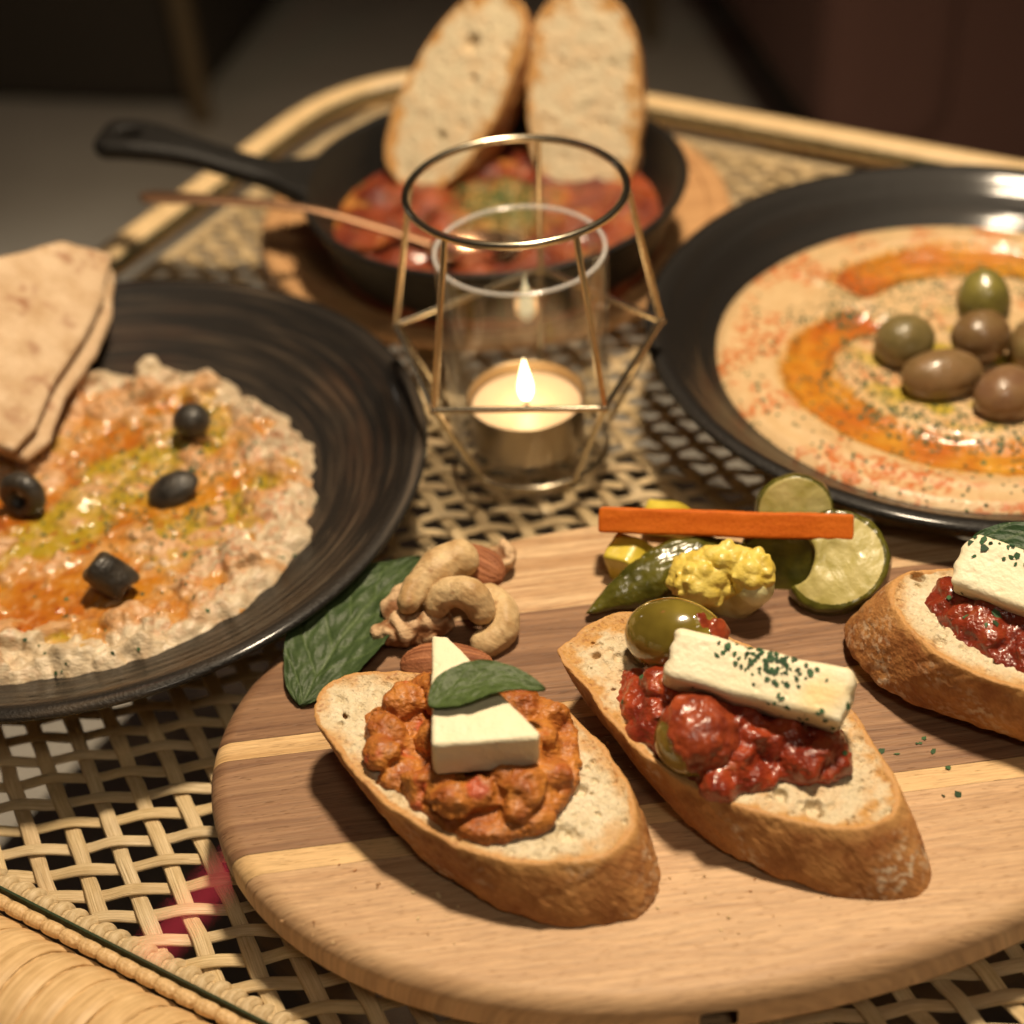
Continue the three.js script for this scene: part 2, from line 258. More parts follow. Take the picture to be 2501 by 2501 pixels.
  const place = (kind, inset, y, pitch, s0, s1, tilt, m, name) => {
    const rest = [];
    for (let s = SMIN + 9; s < SMAX - 8; s += pitch) {
      const q = st(s, TMIN + inset), o = new THREE.Object3D(); o.position.set(q[0] * CM, (y + 45) * CM, q[1] * CM);
      o.quaternion.setFromUnitVectors(new THREE.Vector3(0, 1, 0), AX.clone().add(new THREE.Vector3((rr() - .5) * .12, tilt + (rr() - .5) * .08, (rr() - .5) * .12)).normalize()); o.rotateY(rr() * 6); o.updateMatrix();
      const g = wrapGeo[kind][rr() * 3 | 0];
      if (s > s0 && s < s1) { const p = part(table, name, g, m); p.position.copy(o.position); p.quaternion.copy(o.quaternion); } else if (s > s0 - 12 && s < s1 + 14) rest.push(g.clone().applyMatrix4(o.matrix));
    }
    const p = part(table, 'far_wraps', mergeGeometries(rest), m); p.userData.kind = 'stuff';
  };
  place('rim', -.24, -.20, .6, -30, -14, .02, caneWarm, 'strip_binding');
  place('rail', -2.2, -1.35, .80, -32, -14, .10, caneWarm, 'rail_binding');
  place('cord', .55, -1.12, .46, -28, -10, .35, cane, 'edge_knot');
  for (const [s, t] of [[SMIN + 3, TMIN + 3], [SMAX - 3, TMIN + 3], [SMIN + 3, TMAX - 3], [SMAX - 3, TMAX - 3]]) { const q = st(s, t), p = part(table, 'leg', cm(new THREE.CylinderGeometry(1.5, 1.3, 41, 16)), caneWarm); p.position.set(q[0] * CM, 20.6 * CM, q[1] * CM); }
}
{ // glass sheet let into the rim
  const g = thing('glass_tabletop', 'clear glass sheet with dark green edge lying over the rattan weave', 'glass top', [0, -.5, 0]);
  const sh = (i, r = 7) => { const s = new THREE.Shape(), a = SMIN + i, b = SMAX - i, c = TMIN + i, d = TMAX - i; const P = []; for (const [cs, ct, a0] of [[b - r, d - r, 0], [a + r, d - r, 1], [a + r, c + r, 2], [b - r, c + r, 3]]) for (let k = 0; k <= 12; k++) { const w = (a0 + k / 12) * Math.PI / 2, q = st(cs + r * Math.cos(w), ct + r * Math.sin(w)); P.push(new THREE.Vector2(q[0], -q[1])); } s.setFromPoints(P); return s; };
  const pane = new THREE.ExtrudeGeometry(sh(.06), { depth: .34, bevelEnabled: false }); pane.rotateX(-Math.PI / 2); pane.translate(0, .16, 0);
  part(g, 'pane', cm(pane), M({ transmission: 1, thickness: 0, roughness: 0, ior: 1.5, color: new THREE.Color(1, 1, 1), specularIntensity: .8 }));
  const e = sh(0); e.holes.push(new THREE.Path(sh(.055).getPoints())); const ed = new THREE.ExtrudeGeometry(e, { depth: .31, bevelEnabled: false }); ed.rotateX(-Math.PI / 2); ed.translate(0, .175, 0);
  part(g, 'edge', cm(ed), M({ color: new THREE.Color(.035, .055, .03), roughness: .15 }));
}

// ---------------------------------------------------------------- cutting board of glued strips
const BH = 1.6, BO = [3.1, -26.52], BC = Math.cos(.06), BS = Math.sin(.06);      // top height, centre, turn
{
  const board = thing('serving_board', 'oval wooden serving board of light and dark strips, holding toasts and nuts', 'cutting board', [BO[0], 0, BO[1]]);
  board.rotation.y = .06;
  const q = (x, y) => { const a = x < 0 ? 11.3 : 14.2; return [Math.sqrt(x * x / a / a + y * y / 66.4), a]; };
  const inset = (x, y) => { const [k, a] = q(x, y); if (k < .3) return 4; return k * (1 - k) / Math.sqrt(x * x / a ** 4 + y * y / 66.4 / 66.4); };
  const L = [.62, .43, .25], B = [.155, .078, .042], R = [.185, .096, .054], Y = [.70, .475, .24];
  // from the far edge (v negative) to the near one
  const strips = [[-8.15, -4.55, L, [.40, .23, .11], 1.6], [-4.55, -1.05, B, [.31, .175, .095], 1.6], [-1.05, -.42, Y, [.46, .28, .12], 1], [-.42, 2.62, R, [.34, .20, .11], 1.4], [2.62, 3.25, Y, [.55, .36, .17], .8], [3.25, 8.15, [.58, .385, .22], [.44, .27, .145], 1.1]];
  strips.forEach(([va, vb, c0, c1, k], n) => {
    va += .006; vb -= .006;
    const W = 1280, Hh = Math.max(48, Math.round((vb - va) * 64)), grain = (u, v) => {
      const x = u * 26, y = v * (vb - va), w = y + .25 * fbm(x * .12, y * .5, n * 9.1, 3) + .04 * n3(x * .7, y * 2, n), f = fbm(x * .22, w * 9, n * 3.3, 4), fine = fbm(x * 1.3, w * 34, n * 5.5, 3), pore = sst(.17, .42, fbm(x * 2.6, y * 42, n * 2.2, 2)), wide = fbm(x * .1, w * 2.1, n * 7.7, 3);
      return [clamp(.5 + k * (.75 * wide + .75 * f) + .3 * fine), pore, fine];
    };
    const cache = []; const map = tex(W, Hh, (u, v) => { const g = grain(u, v); cache.push(.6 + .35 * g[2] - .5 * g[1]); const c = mixc(c1, c0, g[0]), q = 1 + .5 * g[2]; return mixc([c[0] * q, c[1] * q, c[2] * q], [c[0] * .5, c[1] * .42, c[2] * .36], g[1] * .75); }, true); let ci = 0;
    const bump = tex(W, Hh, () => cache[ci++]);
    const nv = Math.max(6, Math.round((vb - va) / .06)), nc = 150, pos = [], uv = [], idx = [], ring = 2 * (nc + 1);
    for (let j = 0; j <= nv; j++) {
      const v = mixn(va, vb, j / nv), e = Math.sqrt(Math.max(0, 1 - v * v / 66.4)), xl = -11.3 * e, xr = 14.2 * e;
      for (let s = 0; s < 2; s++) for (let i = 0; i <= nc; i++) {
        const t = .5 - .5 * Math.cos(Math.PI * (s ? nc - i : i) / nc), x = mixn(xl, xr, t), d = Math.max(0, inset(x, v)), rt = .5, rb = .55;
        const y = s ? .08 + (d < rb ? rb - Math.sqrt(rb * rb - (rb - d) ** 2) : 0) : BH - (d < rt ? rt - Math.sqrt(rt * rt - (rt - d) ** 2) : 0) + (n % 2 ? .004 : 0);
        pos.push(x * CM, y * CM, v * CM); uv.push(x / 26 + .5, (v - va) / (vb - va) * .98 + .01 + (s ? 0 : .0) + (BH - y) * .02);
      }
    }
    for (let j = 0; j < nv; j++) for (let i = 0; i < ring; i++) { const a = j * ring + i, b = j * ring + (i + 1) % ring; idx.push(a, a + ring, b, b, a + ring, b + ring); }
    const g = new THREE.BufferGeometry(); g.setAttribute('position', new THREE.Float32BufferAttribute(pos, 3)); g.setAttribute('uv', new THREE.Float32BufferAttribute(uv, 2)); g.setIndex(idx); g.computeVertexNormals();
    part(board, 'wood_strip', g, M({ map, bumpMap: bump, bumpScale: .0003, roughness: .5, specularIntensity: .6 }));
  });
}

// ---------------------------------------------------------------- plates
function plate(label, at, R, prof, seed, rust, tone) {
  const t = thing('dark_plate', label, 'plate', at, 'dark ceramic plates');
  // prof: [r, y] from the foot outside, over the lip, to the middle inside
  const c = new THREE.CatmullRomCurve3(prof.map(([r, y]) => new THREE.Vector3(r, y, 0)), false, 'centripetal'), pts = c.getSpacedPoints(230), lip = prof.findIndex(([r]) => r === R) / (prof.length - 1);
  const raw = gridRaw(420, 230, (u, v) => {
    const p = pts[Math.round(v * 230)], a = u * Math.PI * 2, inner = v > .45, g = inner ? .035 * fbm(p.x * 7 + .8 * n3(Math.cos(a) * 2, Math.sin(a) * 2, seed), Math.cos(a) * .8, Math.sin(a) * .8 + seed, 3) : 0, wob = 1 + .006 * n3(Math.cos(a) * 1.3, Math.sin(a) * 1.3, seed + 3);
    return [Math.cos(a) * p.x * wob, p.y + g * sst(R + .02, R - .5, p.x) + .05 * n3(Math.cos(a) * 1.5, Math.sin(a) * 1.5, seed + 8) * p.x / R, Math.sin(a) * p.x * wob];
  });
  const col = (x, y, z) => {
    const r = len(x, z), a = Math.atan2(z, x), s = fbm(r * 5 + .7 * n3(Math.cos(a) * 2, Math.sin(a) * 2, seed), Math.cos(a) * 1.3, Math.sin(a) * 1.3 + seed, 4), b = fbm(x * .25, z * .25, seed + 4, 3), k = clamp(.26 + 1.3 * s + .3 * b + 1.1 * fbm(r * 14, Math.cos(a) * 2.4, Math.sin(a) * 2.4 + seed, 2));
    let c = mixc([.010, .0085, .0075], [.17 * tone, .125 * tone, .085 * tone], k * k);
    return mixc(c, [.10, .045, .022], rust * .45 * sst(-.12, .12, s) * sst(-.05, .6, fbm(x * .3 + 4, z * .3, seed + 9, 4) + .25 * s) * sst(R, R - 2, r));
  };
  part(t, 'dish', geo(raw, col), VC(.55, { clearcoat: .32, clearcoatRoughness: .12, specularIntensity: .5, ...B(.00025) }));
  const foot = new THREE.LatheGeometry([[4.6, .05], [5.2, 0], [5.8, 0], [6.1, .25], [5.8, .5]].map(([r, y]) => new THREE.Vector2(r, y)), 64);
  part(t, 'foot_ring', cm(foot), M({ color: new THREE.Color(.015, .013, .011), roughness: .6 }));
  return t;
}
const LP = [-13.2, 0, -38.2], RP = [15.5, 0, -41.7];
plate('dark brushed plate on the left, holding the chunky dip', LP, 10.76, [[0, .3], [4, .3], [6, .35], [8, .95], [9.6, 1.75], [10.5, 2.22], [10.76, 2.5], [10.45, 2.62], [9.6, 2.2], [8.2, 1.5], [6.6, 1.0], [4.5, .8], [2, .75], [0, .75]], 1.7, .7, .5);
plate('black glazed plate on the right, holding the smooth hummus', RP, 10.7, [[0, .3], [4, .3], [6.4, .4], [8, 1.15], [9.4, 1.95], [10.4, 2.6], [10.7, 2.85], [10.4, 2.98], [9.5, 2.45], [8.6, 1.75], [7.4, 1.15], [5, .9], [2, .85], [0, .85]], 5.3, .2, .07);

// ---------------------------------------------------------------- scattered dried herbs
function flakes(name, label, raw, at, count, seed, pick, size = .09, tone = [.035, .085, .03], quat) {
  const r = rng(seed), P = [], C = [], I = [], N = raw.pos.length / 3; let made = 0, guard = 0;
  while (made < count && guard++ < count * 400) {
    const v = r() * N | 0, x = raw.pos[v * 3], y = raw.pos[v * 3 + 1], z = raw.pos[v * 3 + 2], n = new THREE.Vector3(raw.nor[v * 3], raw.nor[v * 3 + 1], raw.nor[v * 3 + 2]);
    if (r() > pick(x, y, z, n.x, n.y, n.z)) continue;
    n.add(new THREE.Vector3(r() - .5, r() - .5, r() - .5).multiplyScalar(.7)).normalize();
    const a = new THREE.Vector3(r() - .5, r() - .5, r() - .5).cross(n).normalize(), b = new THREE.Vector3().crossVectors(n, a), s = size * (.5 + r() * .9), k = .5 + r() * .6, base = P.length / 3, m = 5;
    const c = new THREE.Vector3(x, y, z).addScaledVector(n, .02);
    for (let i = 0; i < m; i++) { const w = i / m * Math.PI * 2 + r() * .6, q = c.clone().addScaledVector(a, Math.cos(w) * s * (.5 + r() * .6)).addScaledVector(b, Math.sin(w) * s * k * (.5 + r() * .6)).addScaledVector(n, .02 * (r() - .3)); P.push(q.x * CM, q.y * CM, q.z * CM); }
    const t = .6 + r() * .9; for (let i = 0; i < m; i++) C.push(tone[0] * t, tone[1] * t, tone[2] * t);
    for (let i = 1; i < m - 1; i++) I.push(base, base + i, base + i + 1);
    made++;
  }
  const g = new THREE.BufferGeometry(); g.setAttribute('position', new THREE.Float32BufferAttribute(P, 3)); g.setAttribute('color', new THREE.Float32BufferAttribute(C, 3)); g.setIndex(I); g.computeVertexNormals();
  const o = solo(name, g, VC(.75, { side: THREE.DoubleSide }), label, 'herbs', at); o.userData.kind = 'stuff'; if (quat) o.quaternion.copy(quat); return o;
}

// ---------------------------------------------------------------- chunky dip on the left plate
const dipBase = (r) => .78 + .022 * Math.max(0, r - 4) ** 2.05;
{
  const at = LP, cx = -.55, cz = .75;                           // dip centre inside the plate
  const oilM = (x, z) => { const X = x - cx, Z = z - cz, r = len(X, Z); return fbm(x * .22 + 1.3 + .1 * z, z * .46, 3.1, 3) * 1.5 + .62 - sst(4.2, 7.8, r) * 1.0 + .30 * n3(x * .9, z * 1.3, 3) + .16 * n3(x * 2.3, z * 2.3, 5); };
  const rim = (x, z) => { const a = Math.atan2(z - cz, x - cx); return 8.15 + .5 * n3(Math.cos(a) * 1.6, Math.sin(a) * 1.6, 2) + .45 * n3(Math.cos(a) * 5, Math.sin(a) * 5, 6) + .22 * n3(Math.cos(a) * 14, Math.sin(a) * 14, 7) + .5 * sst(.2, 1, Math.sin(a)); };
  const curd = (x, z) => { const a = x + .3 * n3(x * 1.2, 1, z * 1.2), b = z + .3 * n3(x * 1.2, 5, z * 1.2), [w1, k1] = cells(a * .95, .5, b * .95), [w2, k2] = cells(a * 2.1 + 3, .5, b * 2.1), [w3] = cells(a * 5, .5, b * 5); return .55 * (k1 - .35) * (1 - w1 * w1 * 1.6) + .24 * (.2 + k2) * (.8 - w2 * 1.3) + .07 * (.6 - w3) + .22 * fbm(x * .9, z * .9, 6, 4); };
  const C2 = field(curd, -10.5, 10.5, .045);
  const pool = (x, z) => oilM(x, z) * .42 - C2(x, z) - .02;
  const top = field((x, z) => {
    const r = len(x - cx, z - cz), R = rim(x, z), e = sst(R, R - 1.25, r), c = C2(x, z), base = dipBase(len(x, z)), h = .55 + .28 * sst(4.6, 6.6, r) + c * (1 + .35 * sst(4.5, 6.5, r)) - .12 * sst(-.1, .5, oilM(x, z));
    return base - .1 + e * (pool(x, z) > 0 ? Math.max(h, .44 + .25 * oilM(x, z) * .42) : Math.max(h, .12));
  }, -10.5, 10.5, .045);
  const f = (x, y, z) => { const R = rim(x, z), r = len(x - cx, z - cz); return Math.max((y - top(x, z)) * .7, (r - R) * .9, -(y - dipBase(len(x, z)) + .25) * .7) + .10 * fbm(x * 2.2, y * 2.2, z * 2.2, 3) + .02 * n3(x * 7, y * 7, z * 7); };
  const raw = nets(f, [-10.4, .2, -9.2], [9.2, 4.2, 10.4], .068);
  const oil = (x, y, z) => pool(x, z) > .03 * n3(x * 4, z * 4, 1) && y > dipBase(len(x, z)) + .1;
  const cream = (x, y, z) => {
    const g = fbm(x * 3, y * 3, z * 3, 4); let c = mixc([.52, .40, .25], [.72, .60, .42], clamp(.5 + g * 1.4));
    const r = len(x - cx, z - cz), pap = sst(-.02, .30, fbm(x * .35 + 9, z * .35, 5, 3) + .22 * sst(1, 6, x) + .10) * sst(-.1, .22, n3(x * 5, y * 5, z * 5) + .12 * n3(x * 14, y * 14, z * 14)) * sst(8.3, 6.2, r);
    c = mixc(c, [.52, .14, .035], clamp(pap * .6)); c = mixc(c, [.58, .26, .065], .65 * sst(-.25, .16, oilM(x, z)));
    return mixc(c, [.10, .07, .045], .8 * sst(.44, .50, n3(x * 4.1, y * 4.1, z * 4.1) * .6 + n3(x * .9, 3, z * .9) * .25));
  };
  const oily = (x, y, z) => { const a = fbm(x * .35, z * .35, 7, 3), green = sst(-.05, .3, n3(x * .35 + .4, z * .28, 12) + .45 * sst(4, 0, len(x - 1.6, z + .6)) - .12); let c = mixc([.40, .10, .010], [.52, .22, .020], clamp(.5 + a * 2)); c = mixc(c, [.40, .28, .022], clamp(green * 1.3)); const s = fbm(x * 3.2, y * 3.2, z * 3.2, 3); return mixc(mixc(mixc(c, [.30, .07, .012], sst(.1, .35, s)), [.62, .36, .13], .6 * sst(.22, .02, pool(x, z))), [.64, .42, .2], .55 * sst(-.08, -.34, s)); };
  const t = thing('chunky_dip', 'chunky cream dip with oil and paprika, spread on the left plate', 'dip', at);
  part(t, 'dip', geo(raw, cream, (x, y, z) => !oil(x, y, z)), VC(.5, { clearcoat: .15, clearcoatRoughness: .3, map: speck, ...B(.0003) }));
  part(t, 'oil_pool', geo(raw, oily, oil), VC(.2, { clearcoat: .6, clearcoatRoughness: .08, ...B(.0002) }), 'orange and yellow oil lying in the hollows');
  flakes('herb_flakes', 'green herb flakes over the chunky dip', raw, at, 950, 4, (x, y, z, nx, ny) => ny > .4 ? sst(5.2, .5, len(x - 2.2, (z + .6) * .9)) + .04 : 0, .075);
  const black = (x, y, z) => mixc([.014, .012, .010], [.06, .05, .038], clamp(.4 + 1.2 * fbm(x * 2, y * 2, z * 2, 3)));
  const ol = (label, p, fn, ext, turn = [0, 0, 0]) => { const r = nets(fn, ext.map((e) => -e), ext, .035), o = solo('black_olive', geo(r, black), VC(.42, { clearcoat: .2, clearcoatRoughness: .2, ...B(.0003) }), label, 'olive', p); o.rotation.set(...turn); };
  ol('round whole black olive, farthest on the chunky dip', [-10.15, 2.0, -40.7], (x, y, z) => ellipD(x, y, z, .62, .56, .6) + .012 * n3(x * 4, y * 4, z * 4), [.8, .8, .8]);
  const half = (x, y, z) => smax(Math.abs(ellipD(x, y, z, .88, .5, .62) + .11) - .11, .05 - y + .2 * x * z, .06) + .015 * n3(x * 5, y * 5, z * 5);
  ol('half sunken black olive slice in the middle of the chunky dip', [-10.5, 1.42, -37.8], half, [1.1, 1, 1], [.5, .4, .1]);
  const ringO = (x, y, z) => smax(smax(len(y * (1 + .25 * x), z) - .55 + .12 * x * x, Math.abs(x + .12 * n3(y * 2, z * 2, 3)) - .62, .14), -(len(y, z) - .18), .1) + .05 * n3(x * 2, y * 2, z * 2);
  ol('cut black olive tube standing near the front of the chunky dip', [-11.7, 1.95, -33.4], ringO, [.9, .8, .8], [.3, -.5, -.55]);
  ol('black olive ring below the flatbread at the left edge', [-15.1, 1.9, -37.6], (x, y, z) => len(len(x, z) - .48, y * .9) - .3 + .012 * n3(x * 4, y * 4, z * 4), [1, .6, 1], [1.35, .3, .35]);
}

// ---------------------------------------------------------------- hummus on the right plate
{
  const at = RP, ox = .5, oz = -.3;
  // spiral groove: distance to a spiral running twice round
  const groove = (x, z) => { const X = x - ox, Z = z - oz, r = len(X, Z), a = (Math.atan2(Z, -X) + Math.PI * 2 + .78) % (Math.PI * 2) / (Math.PI * 2); const w = .22 * n3(x * .4, z * .4, 3); return [r - (6.0 - 2.3 * (1 - sst(0, .15, a)) - .55 * sst(.5, 1, a)) + w, a, r]; };
  const gm = (x, z) => { const [d, a] = groove(x, z); return sst(1.5, .5, Math.abs(d)) * sst(0, .03, a) * sst(1, .97, a); };
  const R0 = (x, z) => { const a = Math.atan2(z, x); return 8.5 + .12 * n3(Math.cos(a) * 2, Math.sin(a) * 2, 5); };
  const top = field((x, z) => { const r = len(x, z), R = R0(x, z), [d] = groove(x, z), e = Math.sqrt(clamp((R - r) / .55)); return .9 + .30 * sst(3, 8.4, r) + e * .55 - .26 * gm(x, z) + .025 * Math.sin(r * 9 + 2 * n3(x * .5, z * .5, 4)) * sst(8.2, 7, r) * e + .12 * sst(.4, 1, Math.abs(d)) * sst(2.4, 1, Math.abs(d)) + .03 * fbm(x * .8, z * .8, 2, 3) + .018 * n3(x * 5, z * 5, 8); }, -9.2, 9.2, .05);
  const f = (x, y, z) => Math.max((y - top(x, z)) * .8, (len(x, z) - R0(x, z)), .55 - y + .02 * len(x, z));
  const raw = nets(f, [-9, .3, -9], [9, 2.6, 9], .07);
  const oil = (x, y, z) => y > .8 && gm(x, z) + .5 * n3(x * 2.4, z * 2.4, 6) + .25 * n3(x * 7, z * 7, 3) > .52;
  const cream = (x, y, z) => {
    let c = mixc([.58, .385, .19], [.66, .47, .255], clamp(.5 + fbm(x * 2, y * 2, z * 2, 3)));
    const r = len(x, z), patch = sst(.0, .26, fbm(x * .42 + 2, z * .42, 9, 3) + .08) * (sst(5.4, 6.6, r) + .6), grain = sst(-.16, .22, n3(x * 4, y * 4, z * 4) + .5 * n3(x * 11, y * 11, z * 11));
    c = mixc(c, [.52, .135, .022], clamp(patch * grain * (.75 + .9 * n3(x * 17, y * 17, z * 17)) * 1.35) * .9); const inn = sst(4.4, 2.2, len(x - ox + .8, z - oz - 1)) * sst(-.02, .22, n3(x * .8, z * .8, 2)); c = mixc(c, [.46, .34, .035], clamp(inn * 1.1));
    return mixc(c, [.62, .33, .08], .55 * sst(.15, .6, gm(x, z)));
  };
  const oily = (x, y, z) => { const s = fbm(x * 1.6, y * 1.6, z * 1.6, 4), [d, a] = groove(x, z), red = sst(.12, .0, a) + sst(.9, 1, a) + .6 * sst(-.1, .5, n3(x * .55, z * .55, 8) + .8 * s); let c = mixc([.50, .17, .016], [.60, .30, .032], clamp(.5 + 1.8 * s)); c = mixc(c, [.42, .055, .016], clamp(red) * .8); return mixc([.60, .36, .11], c, sst(.30, .75, gm(x, z) + .35 * s)); };
  const t = thing('hummus', 'smooth beige hummus with an orange oil spiral on the right plate', 'hummus', at);
  part(t, 'hummus_spread', geo(raw, cream, (x, y, z) => !oil(x, y, z)), VC(.42, { clearcoat: .22, clearcoatRoughness: .25, ...B(.0003) }));
  part(t, 'oil_swirl', geo(raw, oily, oil), VC(.24, { clearcoat: .45, clearcoatRoughness: .12, ...B(.0003) }), 'orange oil and paprika in the spiral groove');
  flakes('herb_flakes', 'green herb flakes over the smooth hummus', raw, at, 2600, 14, (x, y, z, nx, ny) => ny > .5 ? .06 + .5 * sst(.05, .35, fbm(x * .45, z * .45, 21, 2) + .1) * sst(7, 4, len(x, z)) + .35 * sst(1.2, .3, Math.abs(groove(x, z)[0] + 1.1)) : 0, .085);
  const olive = (label, p, ext, turn, c0, c1, cut) => {
    const [a, b, c] = ext.map((v) => v * .94), r = nets((x, y, z) => ellipD(x, y, z, a, b, c) + .06 * n3(x * 1.1 + p[0], y * 1.1, z * 1.1) + .07 * sst(.22, .05, len(x - a, y, z)) + .015 * n3(x * 3 + p[0], y * 3, z * 3) + .006 * n3(x * 8, y * 8, z * 8), [-a - .2, -b - .2, -c - .2], [a + .2, b + .2, c + .2], .045);
    const o = solo('olive', geo(r, (x, y, z) => { const n = fbm(x * 1.3 + p[0], y * 1.3, z * 1.3, 4); return mixc(c0, c1, cut ? sst(-.15, .15, y + .2 * n) : clamp(.5 + 1.8 * n)); }), VC(.34, { clearcoat: .3, clearcoatRoughness: .14, map: speck, ...B(.00012) }), label, 'olive', p, 'olives on the hummus'); o.rotation.set(...turn);
  };
  const br = [.195, .12, .048], br2 = [.26, .155, .07], gn = [.17, .145, .035], gn2 = [.22, .16, .06];
  olive('round greenish brown olive, leftmost on the hummus', [13.4, 2.05, -41.9], [1.1, .98, .95], [0, .3, 0], gn2, [.16, .125, .045]);
  olive('green olive standing behind the brown one on the hummus', [16.1, 2.85, -42.6], [.95, 1.25, .95], [-.2, 0, .1], gn, [.25, .215, .045]);
  olive('dark brown olive before the standing green olive on the hummus', [15.75, 2.3, -41.5], [1.05, .95, .95], [0, .2, 0], [.17, .095, .04], br);
  olive('oval pinkish brown olive lying crosswise at the front of the hummus pile', [14.15, 1.95, -40.0], [1.42, .9, .95], [0, .12, 0], br, br2);
  olive('round brown olive nearest the viewer on the hummus', [15.8, 1.95, -38.7], [1.15, .95, 1.0], [0, .6, 0], br2, [.20, .105, .055]);
  olive('olive brown olive at the right edge of the hummus pile', [17.6, 2.0, -41.2], [1.15, .95, 1.0], [0, .9, 0], gn2, br);
}

// ---------------------------------------------------------------- bread
function breadRaw(o) {
  const { T, sh, seed, holes = [] } = o, crustT = o.crust ?? .13, toast = o.toast ?? 0, shz = o.shz ?? 0;
  const ctrl = o.poly ?? [...Array(18).keys()].map((i) => { const w = i / 18 * Math.PI * 2, c = Math.cos(w), q = Math.sin(w), k = 1 + .07 * n3(c * 1.5, q * 1.5, seed); return [o.a * Math.sign(c) * Math.abs(c) ** .86 * k, o.b * Math.sign(q) * Math.abs(q) ** .86 * k]; });
  const poly = new THREE.CatmullRomCurve3(ctrl.map(([x, z]) => new THREE.Vector3(x, 0, z)), true, 'centripetal').getPoints(40).slice(0, -1).map((p) => [p.x, p.z]);
  const out = (x, y, z) => { const k = 1 - clamp(y / T), X = x - sh * k, Z = z - shz * k; return polyD(X, Z, poly) + .06 * n3(X * 1.1, Z * 1.1, seed + 4) + .035 * n3(X * 2.7, y * 1.5, Z * 2.7 + seed) + .018 * n3(X * 6, y * 6, Z * 6 + seed); };
  const bub = (x, y, z) => fbm(x * 1.3 + 4, y * 1.3, z * 1.3 + seed, 3);
  const f = (x, y, z) => {
    const d = out(x, y, z), inside = sst(-.06, -.3, d);
    let relief = 0;
    if (y > T - .5) {
      const wx = x + .12 * n3(x * 2, 1, z * 2), wz = z + .12 * n3(x * 2, 7, z * 2), [w, id] = cells(wx * 3.6 + seed, y * 3.6, wz * 3.6), [w2, id2] = cells(wx * 1.25 + seed, y * 1.0, wz * 1.25 + 3), [w3, id3] = cells(wx * 8 + seed, y * 8, wz * 8);
      relief = inside * (.11 * sst(.48 * (.35 + id), .05, w) + (id2 > .5 ? .26 * sst(.30 * id2, .03, w2) : 0) + .045 * sst(.5 * (.4 + id3), .1, w3) + .05) + .07 * fbm(x * 1.5, 2, z * 1.5 + seed, 4) + .05 * n3(x * .6, 3, z * .6 + seed);
    }
    for (const [hx, hz, hr, hd] of holes) { const q = len(x - hx, z - hz); if (q < hr * 2) relief += hd * sst(hr, hr * .55, q + .2 * hr * n3(x * 6, z * 6, seed)); }
    const yt = y - T + relief, yb = -y + .09 * n3(x * 1.5, z * 1.5, seed + 7) + .05 * n3(x * 4, z * 4, seed + 2), k = 1 - clamp(y / T);
    const dd = d + (o.under ?? .4) * k * k + .03 * sst(.1, .35, bub(x, y, z)) + .022 * fbm(x * 3, y * 3, z * 3 + seed, 3);
    return smax(smax(dd, yt, .05), yb, .2) * .85;
  };
  let x0 = 9, x1 = -9, z0 = 9, z1 = -9; for (const [x, z] of poly) { x0 = Math.min(x0, x); x1 = Math.max(x1, x); z0 = Math.min(z0, z); z1 = Math.max(z1, z); }
  const raw = nets(f, [x0 + Math.min(0, sh) - .3, -.4, z0 + Math.min(0, shz) - .3], [x1 + Math.max(0, sh) + .3, T + .35, z1 + Math.max(0, shz) + .3], o.cell ?? .04);
  const isCrumb = (x, y, z) => y > T - .8 && out(x, y, z) < -crustT + .09 * n3(x * 2.3, y, z * 2.3) + .04 * n3(x * 8, y, z * 8) && f(x, y + .14, z) > 0;
  const crumb = (x, y, z) => {
    const d = out(x, y, z), n = fbm(x * 1.8, y * 1.8, z * 1.8 + seed, 4), m = n3(x * 8, y * 8, z * 8), m2 = n3(x * 15, y * 15, z * 15 + seed);
    let c = mixc([.58, .47, .285], [.80, .71, .52], clamp(.55 + .9 * n + .30 * m + .28 * m2)); const g = sst(-.62, -.1, d + .75 * n + .35 * n3(x * .9, z * .9, seed)) * .8 + toast * clamp(.45 + 2.4 * n + .5 * m);
    c = mixc(c, [.55, .30, .095], clamp(g)); return mixc(c, [.30, .115, .035], .8 * sst(.25, .55, m + .8 * n + .3 * m2) * sst(-.5, -.1, d));
  };
  const crust = (x, y, z) => {
    const n = fbm(x * 1.0, y * 1.0, z * 1.0 + seed, 4), m = fbm(x * 4.5, y * 4.5, z * 4.5 + seed, 3), m2 = n3(x * 14, y * 14, z * 14);
    let c = mixc([.30, .112, .034], [.53, .26, .088], clamp(.52 + 1.3 * n + .6 * m + .3 * m2)); c = mixc(c, [.17, .055, .018], sst(.16, .5, fbm(x * .7 + 5, y * 1.0, z * .7 + seed, 4)) * .75);
    c = mixc(c, [.54, .29, .11], .5 * sst(.1, .35, bub(x, y, z)));
    c = mixc(c, [.64, .50, .35], .85 * sst(-.02, .34, fbm(x * .7 + 9, y * .7, z * .7 + seed, 4)) * sst(-.05, .35, n3(x * 6, y * 6, z * 6) + .5 * m2));
    return mixc(c, [.58, .32, .115], .8 * sst(T - .3, T - .03, y + .14 * m + .2 * n));
  };
  return { raw, isCrumb, crumb, crust };
}
function bread(label, at, X, Y, o, group) {
  const t = thing('bread_slice', label, 'bread', at, group), { raw, isCrumb, crumb, crust } = breadRaw(o);
  part(t, 'crust', geo(raw, crust, (x, y, z) => !isCrumb(x, y, z)), VC(.55, { specularIntensity: .6, map: speck, ...B(.00022) }));
  part(t, 'crumb', geo(raw, crumb, isCrumb), VC(.55, { specularIntensity: .6, map: speck, ...B(.00028, pitBump) }));
  return aim(t, X, Y);
}
